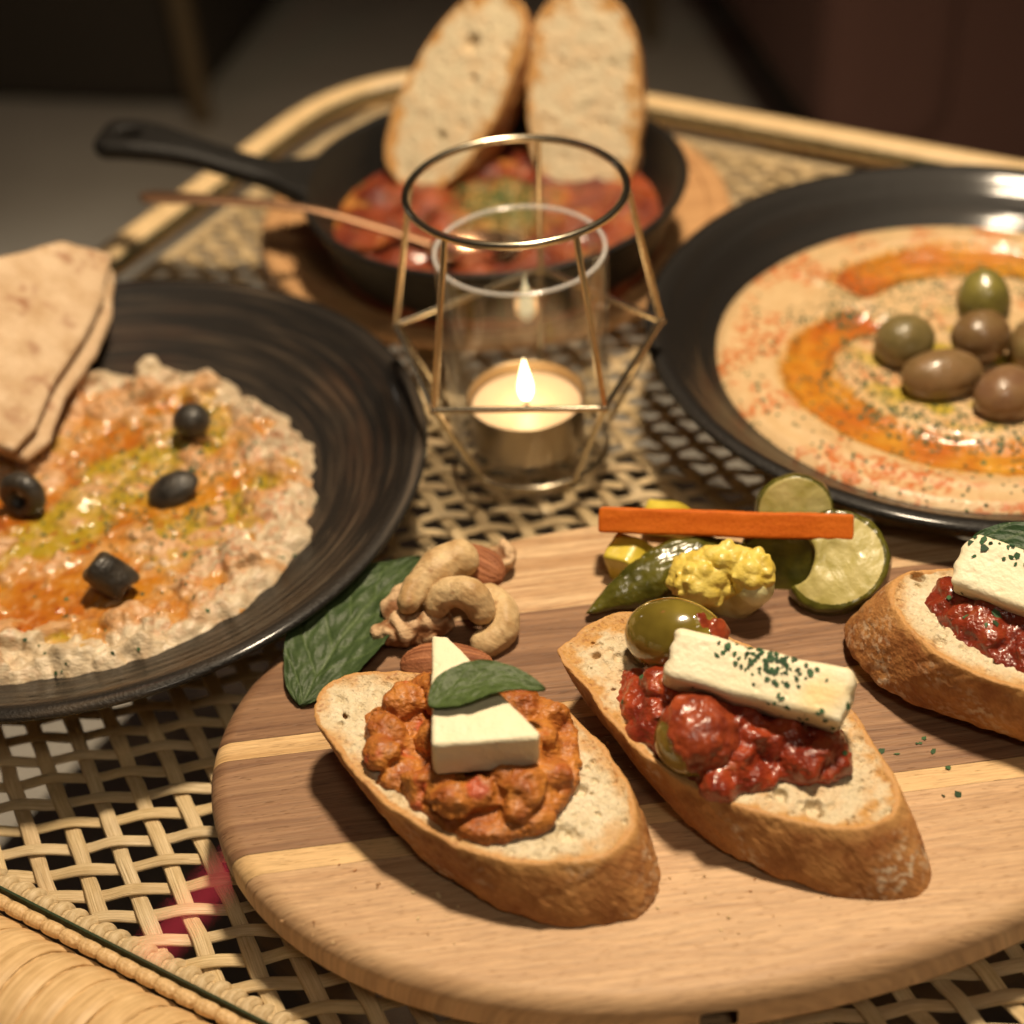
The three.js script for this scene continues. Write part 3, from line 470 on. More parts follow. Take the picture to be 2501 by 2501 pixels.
const S1P = [-1.45, BH + .26, -24.3], S2P = [4.7, BH + .26, -25.05], S3P = [12.4, BH + .22, -26.2], UP = [0, 1, 0];
const inFrame = (P, c, d) => P.map(([x, z]) => [(x - c[0]) * d[0] + (z - c[2]) * d[1], -(x - c[0]) * d[1] + (z - c[2]) * d[0]]);
bread('toasted bread slice with orange stew, nearest and leftmost on the board', S1P, [.806, -.07, .592], UP, { poly: inFrame([[-5.35, -26.1], [-5.05, -26.8], [-4.5, -27.1], [-3.5, -27.15], [-2.3, -27.0], [-1, -26.6], [.3, -25.95], [1.2, -25.2], [1.9, -24.0], [2.2, -23.0], [2.1, -22.1], [1.6, -21.45], [.5, -21.2], [-.8, -21.3], [-2, -21.8], [-3.8, -23.35], [-4.6, -24.5], [-5.15, -25.4]], S1P, [.806, .592]), T: 1.55, sh: 1.3, shz: .3, seed: 3.1, under: .28, holes: [[2.6, -.6, .22, .2], [3.0, .6, .3, .16], [-3.3, .9, .1, .14]] }, 'toasts on the serving board');
bread('toasted bread slice with red stew and olives, middle of the three on the board', S2P, [.725, -.07, .688], UP, { poly: inFrame([[.72, -27.4], [1.1, -27.75], [1.5, -28.15], [2.3, -28.6], [3.0, -28.6], [4.6, -27.9], [6.3, -26.7], [7.65, -25.25], [8.05, -23.8], [8.3, -22.85], [8.2, -22.1], [7.55, -21.6], [6.45, -21.6], [5.05, -22.1], [3.9, -22.7], [2.8, -23.6], [1.85, -25], [1.25, -26.3]], S2P, [.725, .688]), T: 1.55, sh: 1.65, shz: .3, seed: 8.7, toast: .5, under: .28, holes: [[3.1, 1.0, .28, .24], [2.3, 1.15, .2, .2], [-3.1, .2, .2, .12], [-3.6, .5, .12, .2]] }, 'toasts on the serving board');
bread('toasted bread slice cut off by the right edge of the photo', S3P, [.75, -.02, .66], [.02, 1, -.07], { poly: inFrame([[9.3, -27.7], [9.45, -28.5], [9.95, -28.95], [10.85, -29.1], [11.7, -29.0], [13.2, -28.3], [15, -26.6], [16.2, -24.8], [15.9, -23.4], [14.4, -23.1], [12.8, -23.8], [11.8, -24.4], [10.7, -25.1], [10.0, -25.8], [9.55, -26.7]], S3P, [.75, .66]), T: 1.9, sh: -1.35, shz: .35, seed: 14.2, under: .35, holes: [[-3.35, -.55, .2, .35]] }, 'toasts on the serving board');

// ---------------------------------------------------------------- stews on the toasts
function pile(poly, y0, hgt, nBlob, seed, r0, r1, soft = .05, extra = []) {
  const r = rng(seed), xs = poly.map((p) => p[0]), zs = poly.map((p) => p[1]), x0 = Math.min(...xs), x1 = Math.max(...xs), z0 = Math.min(...zs), z1 = Math.max(...zs), B = [...extra];
  let g = 0; while (B.length < nBlob && g++ < 5000) { const x = mixn(x0, x1, r()), z = mixn(z0, z1, r()), d = polyD(x, z, poly), R = mixn(r0, r1, r()); if (d > -R * .75) continue; B.push([x, y0 + Math.min(1, -d / 1.2) * hgt * (.35 + .65 * r()) - R * .35, z, R, .75 + r() * .5]); }
  const f = (x, y, z) => { let d = smax(polyD(x, z, poly) + .1, Math.abs(y - y0) - hgt * .25, .3); const qx = x + .16 * n3(x * 1.7, y * 1.7, z * 1.7 + seed), qz = z + .16 * n3(x * 1.7 + 9, y * 1.7, z * 1.7 + seed), qy = y + .12 * n3(x * 1.9, y * 1.9 + 7, z * 1.9 + seed); for (const [bx, by, bz, R, e] of B) { const dx = qx - bx, dy = (qy - by), dz = qz - bz; if (dx * dx + dz * dz > 4) continue; d = smin(d, ellipD(dx, dy, dz, R * e, R * .85, R / e), soft); } return (d + .13 * fbm(x * 2.4, y * 2.4, z * 2.4 + seed, 4) + .03 * n3(x * 6.5, y * 6.5, z * 6.5) + .014 * n3(x * 13, y * 13, z * 13)) * .9; };
  return nets(f, [x0 - .6, y0 - .6, z0 - .6], [x1 + .6, y0 + hgt + .9, z1 + .6], .04);
}
{
  const P1 = [[-4.3, -25.2], [-3.7, -26.3], [-2.6, -26.95], [-1.2, -26.9], [.2, -26.35], [1.2, -25.2], [1.3, -23.8], [.85, -22.6], [-.1, -21.75], [-1.2, -21.6], [-2.15, -22.1], [-3.2, -23.2], [-3.95, -24.2]];
  const peas = [[-3.4, -25.0], [-3.0, -25.9], [-2.9, -24.4], [-2.55, -23.4], [-1.8, -22.6], [-.9, -22.35], [-.15, -22.8], [.45, -23.3], [.7, -24.2], [.5, -25.1], [-.1, -25.9], [-1.3, -22.9], [-2.2, -26.2], [.15, -24.3], [-.5, -23.1], [-2.0, -23.1], [-3.5, -24.3]].map(([x, z], i) => [x, 3.62 + .3 * hsh(i, 2, 9), z, .40 + .09 * hsh(i, 5, 1), .9 + .25 * hsh(i, 7, 3)]);
  const raw = pile(P1, 3.3, .95, 52, 21, .30, .52, .10, peas.filter((p, i) => i % 3 !== 2));
  solo('chickpea_stew', geo(raw, (x, y, z) => { const n = fbm(x * 1.6, y * 1.6, z * 1.6, 4), m = fbm(x * 5, y * 5, z * 5, 3); let c = mixc([.33, .085, .012], [.56, .215, .034], clamp(.5 + 1.6 * n + .5 * m)); c = mixc(c, [.50, .075, .028], .8 * sst(.15, .32, fbm(x * 1.1 + 3, y, z * 1.1, 3))); return mixc(c, [.13, .04, .012], sst(.12, .4, m) * .6); }), VC(.55, { clearcoat: .1, clearcoatRoughness: .25, map: speck, ...B(.0004) }), 'lumpy orange chickpea stew heaped on the leftmost toast', 'stew');
  const P2 = [[1.9, -25.9], [2.4, -26.7], [4.4, -27.0], [6.8, -25.4], [7.55, -24.1], [7.45, -22.9], [6.8, -22.6], [5.8, -22.85], [4.9, -22.6], [4.0, -22.6], [3.0, -23.6], [2.3, -24.7]];
  const red = (x, y, z) => { const n = fbm(x * 1.7, y * 1.7, z * 1.7, 4), m = n3(x * 9, y * 9, z * 9); let c = mixc([.16, .017, .007], [.38, .055, .015], clamp(.5 + 1.5 * n)); return mixc(c, [.36, .11, .03], sst(.22, .5, m * .5 + n) * .6); };
  const r2 = pile(P2, 3.3, 1.0, 54, 33, .36, .64, .12);
  solo('tomato_stew', geo(r2, red), VC(.32, { clearcoat: .4, clearcoatRoughness: .15, ...B(.0003) }), 'glossy red tomato stew on the middle toast', 'stew');
  flakes('herb_flakes', 'a few green herb flakes on the red stew of the middle toast', r2, [0, 0, 0], 9, 71, (x, y, z, nx, ny) => ny > .2 ? 1 : 0, .13);
  const P3 = [[10.15, -27.9], [10.5, -28.5], [11.2, -28.6], [12.6, -27.6], [14.6, -25.6], [14.3, -24.2], [12.9, -24.5], [11.7, -25.2], [10.6, -26.4]];
  const r3 = pile(P3, 3.7, .6, 40, 45, .3, .55, .14);
  solo('tomato_stew', geo(r3, (x, y, z) => mixc(red(x, y, z), [.13, .014, .007], .45)), VC(.3, { clearcoat: .45, clearcoatRoughness: .14, ...B(.0003) }), 'dark red tomato stew on the toast at the right edge', 'stew');
  flakes('herb_flakes', 'green herb flakes on the red stew of the right toast', r3, [0, 0, 0], 5, 73, (x, y, z, nx, ny) => ny > .3 && x < 11.8 ? 1 : 0, .13);
}

// ---------------------------------------------------------------- cheese
const cheeseM = VC(.45, { specularIntensity: .5, ...B(.00016) });
const cheeseC = (stain) => (x, y, z) => { const n = fbm(x * 1.2, y * 1.2, z * 1.2, 3); let c = mixc([.80, .72, .49], [.86, .79, .59], clamp(.5 + n)); if (stain) c = mixc(c, [.85, .55, .14], .55 * sst(.9, .1, len(x - stain[0], z - stain[1]) + .6 * n)); return c; };
{
  const W = [[-2.25, -26.9], [-1.75, -26.75], [.28, -23.35], [.2, -23.15], [-2.2, -23.15], [-2.32, -23.3]];
  const r = nets((x, y, z) => smax(polyD(x, z, W) + .06, Math.abs(y - 4.55) - .52, .14) + .03 * fbm(x * 2.2, y * 2.2, z * 2.2, 4) + .045 * n3(x * .9, y * .9, z * .9) + .03 * sst(.22, .05, cells(x * 2.2, y * 2.2, z * 2.2)[0]), [-2.8, 3.8, -27.4], [.8, 5.3, -22.7], .04);
  solo('cheese_wedge', geo(r, cheeseC()), cheeseM, 'pale triangular cheese wedge on the orange stew', 'cheese');
  const bar = (label, at, X, Y, L, a, b, seed, stain) => {
    const raw = nets((x, y, z) => { const k = 1 - .10 * sst(-L, -L * .5, -x); return boxD(x + .16 * n3(y * 2.4, z * 2.4, seed) , y + .08 * n3(x * .8, 1, seed), z + .06 * n3(x * 1.1, 4, seed), L, a, b * k, .2) + .028 * fbm(x * 1.2, y * 1.6, z * 1.6 + seed, 4) + .03 * sst(.22, .05, cells(x * 2.0 + seed, y * 2.0, z * 2.0)[0]) + .008 * n3(x * .5, y * 5, z * 5 + seed) + .12 * sst(.62 * L, L, x) * sst(-.1, b, z); }, [-L - .3, -a - .3, -b - .3], [L + .3, a + .3, b + .3], .038);
    const o = solo('cheese_bar', geo(raw, cheeseC(stain)), cheeseM, label, 'cheese', at); aim(o, X, Y); return [raw, o];
  };
  const [rb, ob] = bar('thick white cheese bar with herbs on the middle toast', [5.45, 4.72, -24.72], [.915, -.06, .40], [-.16, 1, .46], 2.15, .58, .72, 4, [1.35, .15]);
  flakes('herb_flakes', 'green herb flakes clustered on the cheese of the middle toast', rb, ob.position.toArray().map((v) => v / CM), 120, 81, (x, y, z, nx, ny, nz) => (ny > .6 || nz > .7) ? sst(1.6, .1, len(x - .1, (z + .35) * 1.6)) ** 2 * 1 + .035 : 0, .085, [.025, .075, .028], ob.quaternion);
  const [rc, oc] = bar('white cheese slab with herbs on the toast at the right edge', [13.0, 4.75, -26.75], [.78, .0, .62], [-.35, 1, .42], 2.35, .42, .85, 9);
  flakes('herb_flakes', 'green herb flakes along the cheese of the right toast', rc, oc.position.toArray().map((v) => v / CM), 60, 83, (x, y, z, nx, ny, nz) => ny > .4 ? .12 + sst(.5, 0, Math.abs(z + .6)) : nz > .6 ? .12 : 0, .10, [.025, .075, .028], oc.quaternion);
}

// ---------------------------------------------------------------- leaves
function leaf(name, label, P, o) {
  // P: control points along the midrib; width w; up: side direction
  const mid = new THREE.CatmullRomCurve3(P.map((p) => new THREE.Vector3(...p))), side = new THREE.Vector3(...o.side).normalize(), n = 90, m = 44, two = [];
  const vein = (u, v) => { const k = Math.abs(v), s = (u * o.veins - k * 1.5) % 1, d = Math.min(Math.abs(s), 1 - Math.abs(s)); return Math.max(sst(.06, 0, k), .7 * sst(.10, .01, d) * sst(0, .1, k)); };
  const pt = (u, v, lift) => {
    const c = mid.getPoint(u), t = mid.getTangent(u), s = side.clone().addScaledVector(t, -side.dot(t)).normalize(), up = new THREE.Vector3().crossVectors(s, t); if (up.y < 0) up.negate();
    const w = o.width * (1 + .06 * n3(u * 4.5, v > 0 ? 3 : 8, o.seed)) * Math.pow(Math.sin(Math.PI * Math.pow(clamp(u, .002, .998), o.skew ?? .8)), .75) * (1 + .05 * n3(u * 7, v > 0 ? 1 : 5, o.seed)), q = v * w;
    c.addScaledVector(s, q).addScaledVector(up, lift + o.fold * v * v * w + o.puff * (1 - vein(u, v)) * .028 + o.puff * (.07 * n3(u * 5, v * 2.5, o.seed) + .05 * n3(u * 11, v * 5.5, o.seed + 3) + .10 * v * v * n3(u * 6.5, v > 0 ? 2 : 7, o.seed + 5) + .012 * n3(u * 40, v * 20, o.seed)) + (o.curl ?? 0) * Math.max(0, v) ** 3 * w + (o.curl2 ?? 0) * Math.max(0, -v) ** 3 * w);
    return [c.x, c.y, c.z];
  };
  const col = (u, v) => { const k = vein(u, v); return mixc(mixc(o.c0, o.c1, clamp(.5 + .9 * fbm(u * 9, v * 6, o.seed, 4))), o.cv ?? [.13, .19, .065], k * .5); };
  const raw = gridRaw(n, m, (u, v) => pt(u, v * 2 - 1, .02)), raw2 = gridRaw(n, m, (u, v) => pt(u, 1 - v * 2, -.015));
  const C = new Map(); let i = 0; const g = geo(raw), g2 = geo(raw2);
  for (const [G, flip] of [[g, 1], [g2, -1]]) { const cols = new Float32Array(G.attributes.position.count * 3), order = flip > 0 ? raw : raw2; let k = 0; const seen = new Int32Array(order.pos.length / 3).fill(-1); for (const v of order.idx) if (seen[v] < 0) { seen[v] = k; const uu = (v % (n + 1)) / n, vv = Math.floor(v / (n + 1)) / m * 2 - 1; cols.set(col(uu, vv * flip), k * 3); k++; } G.setAttribute('color', new THREE.BufferAttribute(cols, 3)); }
  return solo(name, mergeGeometries([g, g2]), VC(o.rough ?? .5, { side: THREE.DoubleSide, specularIntensity: .6, map: speck, ...B(.00014) }), label, 'leaf');
}
const G0 = [.026, .050, .016], G1 = [.07, .11, .038];
leaf('basil_leaf', 'large dark basil leaf lying between the left plate and the nuts', [[-5.95, 1.66, -27.95], [-5.35, 1.85, -29.2], [-4.6, 1.98, -30.6], [-3.7, 1.95, -32.0], [-2.75, 1.75, -33.3]], { side: [.85, 0, .5], width: 1.35, fold: .10, puff: 1.6, curl: .1, curl2: .12, veins: 6, seed: 2, c0: G0, c1: G1, skew: .85 });
leaf('basil_leaf', 'small basil leaf across the cheese wedge on the leftmost toast', [[-2.25, 5.12, -24.35], [-1.5, 5.22, -24.72], [-.6, 5.28, -24.85], [.45, 5.12, -24.6]], { side: [.15, 0, 1], width: .62, fold: .22, puff: .5, veins: 5, seed: 6, c0: [.045, .075, .018], c1: [.085, .13, .038], skew: .75 });
leaf('basil_leaf', 'dark basil leaf behind the cheese on the right toast', [[11.5, 4.75, -28.8], [12.5, 4.95, -28.4], [13.7, 5.05, -27.7], [15.2, 4.9, -26.8]], { side: [.4, .4, -.85], width: .68, fold: .1, puff: .8, veins: 5, seed: 9, c0: G0, c1: [.03, .075, .03], skew: .8 });

// ---------------------------------------------------------------- olives on the middle toast
{
  const ol = (label, at, e, turn, smear) => {
    const sm = (x, y, z) => sst(-.05, .12, smear(x, y, z) + .35 * fbm(x * 1.6, y * 1.6, z * 1.6 + at[0], 4));
    const raw = nets((x, y, z) => ellipD(x, y, z, ...e) - sm(x, y, z) * (.07 + .20 * fbm(x * 1.9 + at[0], y * 1.9, z * 1.9, 4)) + .02 * n3(x * 1.5, y * 1.5, z * 1.5) + .008 * n3(x * 3, y * 3, z * 3), e.map((v) => -v - .25), e.map((v) => v + .25), .036);
    const t = thing('green_olive', label, 'olive', at, 'olives on the middle toast'); t.rotation.set(...turn);
    part(t, 'olive_flesh', geo(raw, (x, y, z) => mixc([.13, .095, .014], [.24, .185, .03], clamp(.5 + fbm(x, y, z, 3) * 1.6)), (x, y, z) => sm(x, y, z) < .5), VC(.16, { clearcoat: .8, clearcoatRoughness: .07 }));
    part(t, 'sauce_smear', geo(raw, (x, y, z) => mixc([.14, .018, .008], [.33, .06, .017], clamp(.5 + 1.4 * fbm(x * 3, y * 3, z * 3, 3))), (x, y, z) => sm(x, y, z) >= .5), VC(.34, { clearcoat: .3, clearcoatRoughness: .2 }));
  };
  ol('shiny green olive with a little sauce, farthest on the middle toast', [3.75, 4.35, -26.75], [1.28, .98, .95], [0, -.45, .1], (x, y, z) => .9 * x + .6 * y - 1.0 - .6 * Math.abs(z));
  ol('green olive coated in red sauce in front of the white cheese bar', [3.9, 3.8, -23.95], [1.0, .88, .98], [0, .3, .15], (x, y, z) => .55 * x + .3 * y + .25);
}

// ---------------------------------------------------------------- nuts
{
  const cashew = (label, at, X, Y, R, ang, r0, r1, seed) => {
    const f = (x, y, z) => {
      const X0 = x, Z0 = y + R, a = clamp(Math.atan2(X0, Z0), -ang, ang), k = (a + ang) / (2 * ang), px = R * Math.sin(a), py = R * Math.cos(a), rr = mixn(r0, r1, k) * (1 + .12 * Math.sin(Math.PI * k));
      const dx = X0 - px, dy = Z0 - py, rad = dx * Math.sin(a) + dy * Math.cos(a); let d = len(dx, dy, z * 1.02) - rr;
      d += .09 * sst(.10, 0, Math.abs(z + .05 * n3(a * 3, 1, seed))) * sst(.1, -.2, rad);                         // seam on the inner side
      return d + .08 * n3(x * 1.4, y * 1.4, z * 1.4 + seed) + .05 * fbm(x * 4, y * 4, z * 4 + seed, 3);
    };
    const e = R + r1 + r0 + .4, raw = nets(f, [-e, -R - r1 - .6, -.9], [e, r1 + .5, .9], .036);
    const o = solo('cashew', geo(raw, (x, y, z) => { const n = fbm(x * 1.7, y * 1.7, z * 1.7 + seed, 4); return mixc(mixc([.46, .285, .125], [.68, .50, .27], clamp(.55 + 1.6 * n)), [.36, .20, .09], .8 * sst(.2, .42, fbm(x * 3, y * 3, z * 3 + seed, 3))); }), VC(.48, { specularIntensity: .5, map: speck, ...B(.00014) }), label, 'cashew', at, 'cashews in the nut pile'); aim(o, X, Y); return o;
  };
  cashew('plump cashew lying on top of the nut pile, leftmost of three', [-2.38, 3.0, -31.15], [.70, .14, -.66], [-.6, .55, -.65], 2.7, .36, .34, .56, 1);
  cashew('bent cashew arching over the middle of the nut pile', [-1.55, 3.05, -30.4], [1, -.1, .22], [.08, .95, -.35], .62, 1.32, .38, .42, 5);
  cashew('curled cashew at the right edge of the nut pile', [-.42, 2.2, -30.3], [-.12, .30, -.92], [1, .2, -.1], .72, 1.5, .42, .34, 9);
  const almond = (label, at, X, Y, L, seed) => {
    const f = (x, y, z) => { const k = (x / L + 1) / 2, w = 1.12 - .42 * k; const a = Math.atan2(z, y * 1.6); return ellipD(x, y / w, z / w, L, .40, .66) * .85 + .030 * n3(a * 7, x * .7, seed) + .022 * n3(a * 15, x * 1.4, seed + 2); };
    const raw = nets(f, [-L - .3, -.8, -1.1], [L + .3, .8, 1.1], .034);
    const o = solo('almond', geo(raw, (x, y, z) => { const a = Math.atan2(z, y * 1.6), n = n3(a * 8, x * .7, seed) + .5 * fbm(x * 3, y * 3, z * 3, 3); return mixc([.20, .068, .028], [.40, .165, .075], clamp(.5 + n)); }), VC(.62, { specularIntensity: .35, ...B(.0002) }), label, 'almond', at, 'almonds in the nut pile'); aim(o, X, Y);
  };
  almond('brown almond half hidden behind the top cashew', [-1.3, 2.45, -32.15], [-.72, .06, -.5], [.15, .72, .62], 1.12, 2);
  almond('brown almond on the board just behind the cheese wedge', [-2.05, 2.0, -28.75], [.95, .04, .1], [0, .9, .42], 1.25, 7);
  const walnut = (label, at, X, Y, e, seed) => {
    const fold = (x, y, z) => { const w = .35 * n3(x * 1.2, y * 1.2, z * 1.2 + seed); return Math.abs(n3(x * 1.5 + w, y * 1.5, z * 1.5 + seed)) * .55 + Math.abs(n3(x * 3.2, y * 3.2 + w, z * 3.2 + seed)) * .22; };
    const raw = nets((x, y, z) => (ellipD(x, y, z, ...e) + .34 * Math.exp(-((x - .1) ** 2) * 14) * sst(-.4, .3, y) * .4 - fold(x, y, z) * .5 + .02) * .7, e.map((v) => -v - .5), e.map((v) => v + .5), .034);
    const o = solo('walnut', geo(raw, (x, y, z) => { const q = fold(x, y, z), n = fbm(x * 3, y * 3, z * 3, 3); return mixc([.25, .11, .045], [.64, .44, .255], sst(.08, .34, q + .25 * n)); }), VC(.55, { specularIntensity: .4, map: speck, ...B(.0003) }), label, 'walnut', at, 'walnut pieces in the nut pile'); aim(o, X, Y);
  };
  walnut('wrinkled walnut piece at the front left of the nut pile', [-2.95, 2.05, -30.15], [.96, .05, -.12], [0, 1, .2], [1.05, .42, .45], 3);
  walnut('walnut piece upright beneath the top cashew on the leaf', [-3.25, 2.25, -30.9], [.5, .4, -.75], [-.2, 1, .3], [.62, .34, .4], 8);
  walnut('small walnut bit behind the right almond', [-.55, 2.05, -32.6], [.7, .1, -.5], [0, 1, 0], [.62, .36, .4], 15);
}

// ---------------------------------------------------------------- pickles
{
  const wet = (rough = .2) => VC(rough + .08, { clearcoat: .45, clearcoatRoughness: .12, specularIntensity: .8, ...B(.00012) });
  const carrot = nets((x, y, z) => boxD(x, y + .012 * x * x * .5, z + .03 * n3(x * .5, 1, 2), 3.5, .36, .36, .07) + .03 * fbm(x * 1.2, y * 2, z * 2, 3) + .05 * sst(-3.3, -3.5, x) * Math.abs(z), [-3.8, -.6, -.6], [3.8, .6, .6], .04);
  aim(solo('carrot_stick', geo(carrot, (x, y, z) => { const n = fbm(x * .6, y * 5, z * 5, 3), m = n3(x * 13, y * 13, z * 13); return mixc(mixc([.50, .100, .006], [.62, .150, .012], clamp(.5 + n + .5 * m)), [.80, .42, .14], .8 * sst(.22, .1, len(x + 3.15, y - .02) + .05 * m)); }), VC(.6, { specularIntensity: .35, ...B(.00010) }), 'square cut orange carrot stick laid across the pickles', 'carrot stick', [5.85, 3.2, -32.15]), [.983, .012, .18], [.02, .62, .78]);
  const yel = (label, at, X, Y, e, seed) => aim(solo('yellow_pepper', geo(nets((x, y, z) => smax(boxD(x, y, z, ...e, .12), x * .6 + y * .75 - .42, .1) + .05 * n3(x * 1.4, y * 1.4, z * 1.4 + seed), e.map((v) => -v - .3), e.map((v) => v + .3), .04), (x, y, z) => mixc([.46, .35, .03], [.66, .53, .07], clamp(.5 + 1.3 * fbm(x * 2, y * 2, z * 2 + seed, 3)))), wet(.25), label, 'pickled pepper', at, 'yellow pickle chunks'), X, Y);
  yel('yellow pickled chunk under the left end of the carrot', [3.35, 2.15, -32.05], [.8, .1, .5], [0, 1, .2], [.72, .55, .5], 2);
  yel('yellow pickled bit showing behind the carrot stick', [4.55, 2.15, -33.75], [.9, 0, .3], [0, 1, 0], [.75, .42, .4], 6);
  const skin = (x, y, z, s) => { const n = fbm(x * 1.2, y * 1.2, z * 1.2 + s, 4); return mixc([.034, .036, .005], [.13, .12, .015], clamp(.42 + 1.3 * n)); };
  const flesh = (x, y, z, s) => { const n = fbm(x * 2, y * 2, z * 2 + s, 3); return mixc([.35, .305, .075], [.55, .48, .20], clamp(.5 + 1.2 * n)); };
  function cuke(label, at, X, Y, f, lo, hi, isSkin, s) {
    const t = thing('pickled_cucumber', label, 'pickle', at, 'pickled cucumbers'), raw = nets(f, lo, hi, .038);
    part(t, 'skin', geo(raw, (x, y, z) => skin(x, y, z, s), isSkin), wet(.18)); part(t, 'flesh', geo(raw, (x, y, z) => mixc(flesh(x, y, z, s), [.24, .30, .04], .0), (x, y, z) => !isSkin(x, y, z)), VC(.42, { clearcoat: .2, clearcoatRoughness: .16, ...B(.00012) })); return aim(t, X, Y);
  }
  { // lens-shaped wedge with its skin up
    const rx = (x) => { const t = clamp((x + 2.55) / 5.1, .001, .999); return .80 * Math.pow(Math.sin(Math.PI * Math.pow(t, 1.25)), .8) + .02; };
    const f = (x, y, z) => { const w = rx(x), zz = z + .25 * Math.cos(x * .6) - .18, yy = y + .06 * x * x * .25, th = .16 + .34 * w; return ((len(yy / th, zz / w) - 1) * Math.min(th, w) * .8 + .035 * n3(x * 1.2, y * 2, z * 5) + .03 * n3(x * 2, y * 2, z * 2) + .012 * n3(x * 6, y * 6, z * 6)) * .85 + Math.max(0, Math.abs(x) - 2.52) * .5; };
    cuke('long dark green pickle wedge, skin up, left of the cauliflower', [4.15, 2.3, -31.2], [.955, .13, -.27], [-.05, .72, .68], f, [-2.8, -.9, -1.5], [2.8, .9, 1.5], (x, y, z) => y + .015 * x * x > -.12 + .08 * n3(x * 1.5, 1, z), 4);
  }
  const disc = (R, T, bend) => (x, y, z) => { const yy = y - bend * (x * x) * .25, r = len(x, z * 1.05) + .03 * n3(Math.atan2(z, x) * 2, 1, R * 9) + .02 * n3(x * 3, 2, z * 3); return smax(r - R + .06 * Math.abs(yy) / T, Math.abs(yy) - T, .09) * .85 + .03 * n3(x * 1.3, y * 1.3, z * 1.3) + .012 * n3(x * 4, y * 4, z * 4); };
  cuke('pale green pickle slice standing behind the carrot', [8.05, 2.55, -33.25], [.95, .05, .12], [-.1, .5, .8], disc(1.12, .3, 0), [-1.6, -.8, -1.6], [1.6, .8, 1.6], (x, y, z) => len(x, z * 1.05) > 1.02, 7);
  cuke('glossy pickle piece with skin forward, beneath the carrot', [7.4, 2.15, -31.55], [.95, -.05, .2], [-.2, .34, .93], disc(1.25, .34, .25), [-1.6, -1, -1.6], [1.6, 1.2, 1.6], (x, y, z) => y > .1 || len(x, z * 1.05) > .97, 11);
  cuke('thick pickle slice with pale cut face, right of the cauliflower', [8.75, 2.5, -30.95], [.86, .40, -.35], [-.45, .66, .62], (x, y, z) => smax(disc(1.52 + .12 * n3(x * .9, 2, z * .9), .46, -.42)(x, y, z) + .10 * sst(.7, .2, len(x, z)) * sst(.1, .4, y) + .02 * n3(x * 3, y * 3, z * 3), 0.80 - len(x + 1.05, z + .9) + .06 * n3(x * 2, y, z * 2), .12), [-1.9, -1.2, -1.8], [1.9, 1.0, 1.8], (x, y, z) => len(x, z * 1.05) > 1.30 || y < -.18, 15);
  { // cauliflower
    const stalk = (x, y, z) => smin(smin(capD(x, y, z, [.28, -1.15, .05], [-.35, .05, 0], .30, .40), capD(x, y, z, [.30, -1.15, .05], [.62, .35, .08], .34, .46), .22), capD(x, y, z, [.3, -.6, 0], [.2, .4, -.2], .3, .25), .2);
    const buds = (x, y, z) => {
      let d = Math.min(ellipD(x + .52, y - .30, z - .02, .70, .52, .62), ellipD(x - .52, y - .62, z + .16, .52, .36, .50), ellipD(x + .05, y - .58, z + .35, .5, .4, .4));
      const [w] = cells(x * 3.1 + .3, y * 3.1, z * 3.1), [w2] = cells(x * 8, y * 8, z * 8); return (d - .13 * (1 - w * 1.5) - .018 * (1 - w2 * 1.5) + .02 * n3(x * 5, y * 5, z * 5)) * .85;
    };
    const raw = nets((x, y, z) => Math.min(stalk(x, y, z) + .02 * n3(x * 3, y * 3, z * 3), buds(x, y, z)), [-1.5, -1.7, -1.3], [1.5, 1.4, 1.3], .032);
    const t = thing('cauliflower_floret', 'yellow pickled cauliflower floret in front of the pickles', 'cauliflower', [5.55, 2.55, -30.3]), isBud = (x, y, z) => buds(x, y, z) < stalk(x, y, z);
    part(t, 'buds', geo(raw, (x, y, z) => mixc([.62, .45, .055], [.76, .62, .15], clamp(.5 + 1.2 * fbm(x * 3, y * 3, z * 3, 3))), isBud), VC(.45, { clearcoat: .15, clearcoatRoughness: .2, ...B(.0002) }));
    part(t, 'stalk', geo(raw, (x, y, z) => mixc([.56, .48, .10], [.70, .67, .36], clamp(.5 + x * .9 + fbm(x * 2, y * 2, z * 2, 3))), (x, y, z) => !isBud(x, y, z)), wet(.25));
    aim(t, [.96, -.1, .15], [.10, .85, .35]); t.scale.setScalar(1.22);
  }
}

// ---------------------------------------------------------------- loose herbs on the board
{
  const raw = gridRaw(40, 30, (u, v) => [7 + u * 4.5, BH + .005, -26.2 + v * 4.2]); for (let i = 1; i < raw.nor.length; i += 3) raw.nor[i] = Math.abs(raw.nor[i]);
  flakes('herb_flakes', 'stray green herb flakes on the dark wood between the right toasts', raw, [0, 0, 0], 9, 91, (x, y, z) => (x > 8.4 && x < 10.2 && z > -25.6 && x - z > 33.2 ? 1 : 0), .09);
}

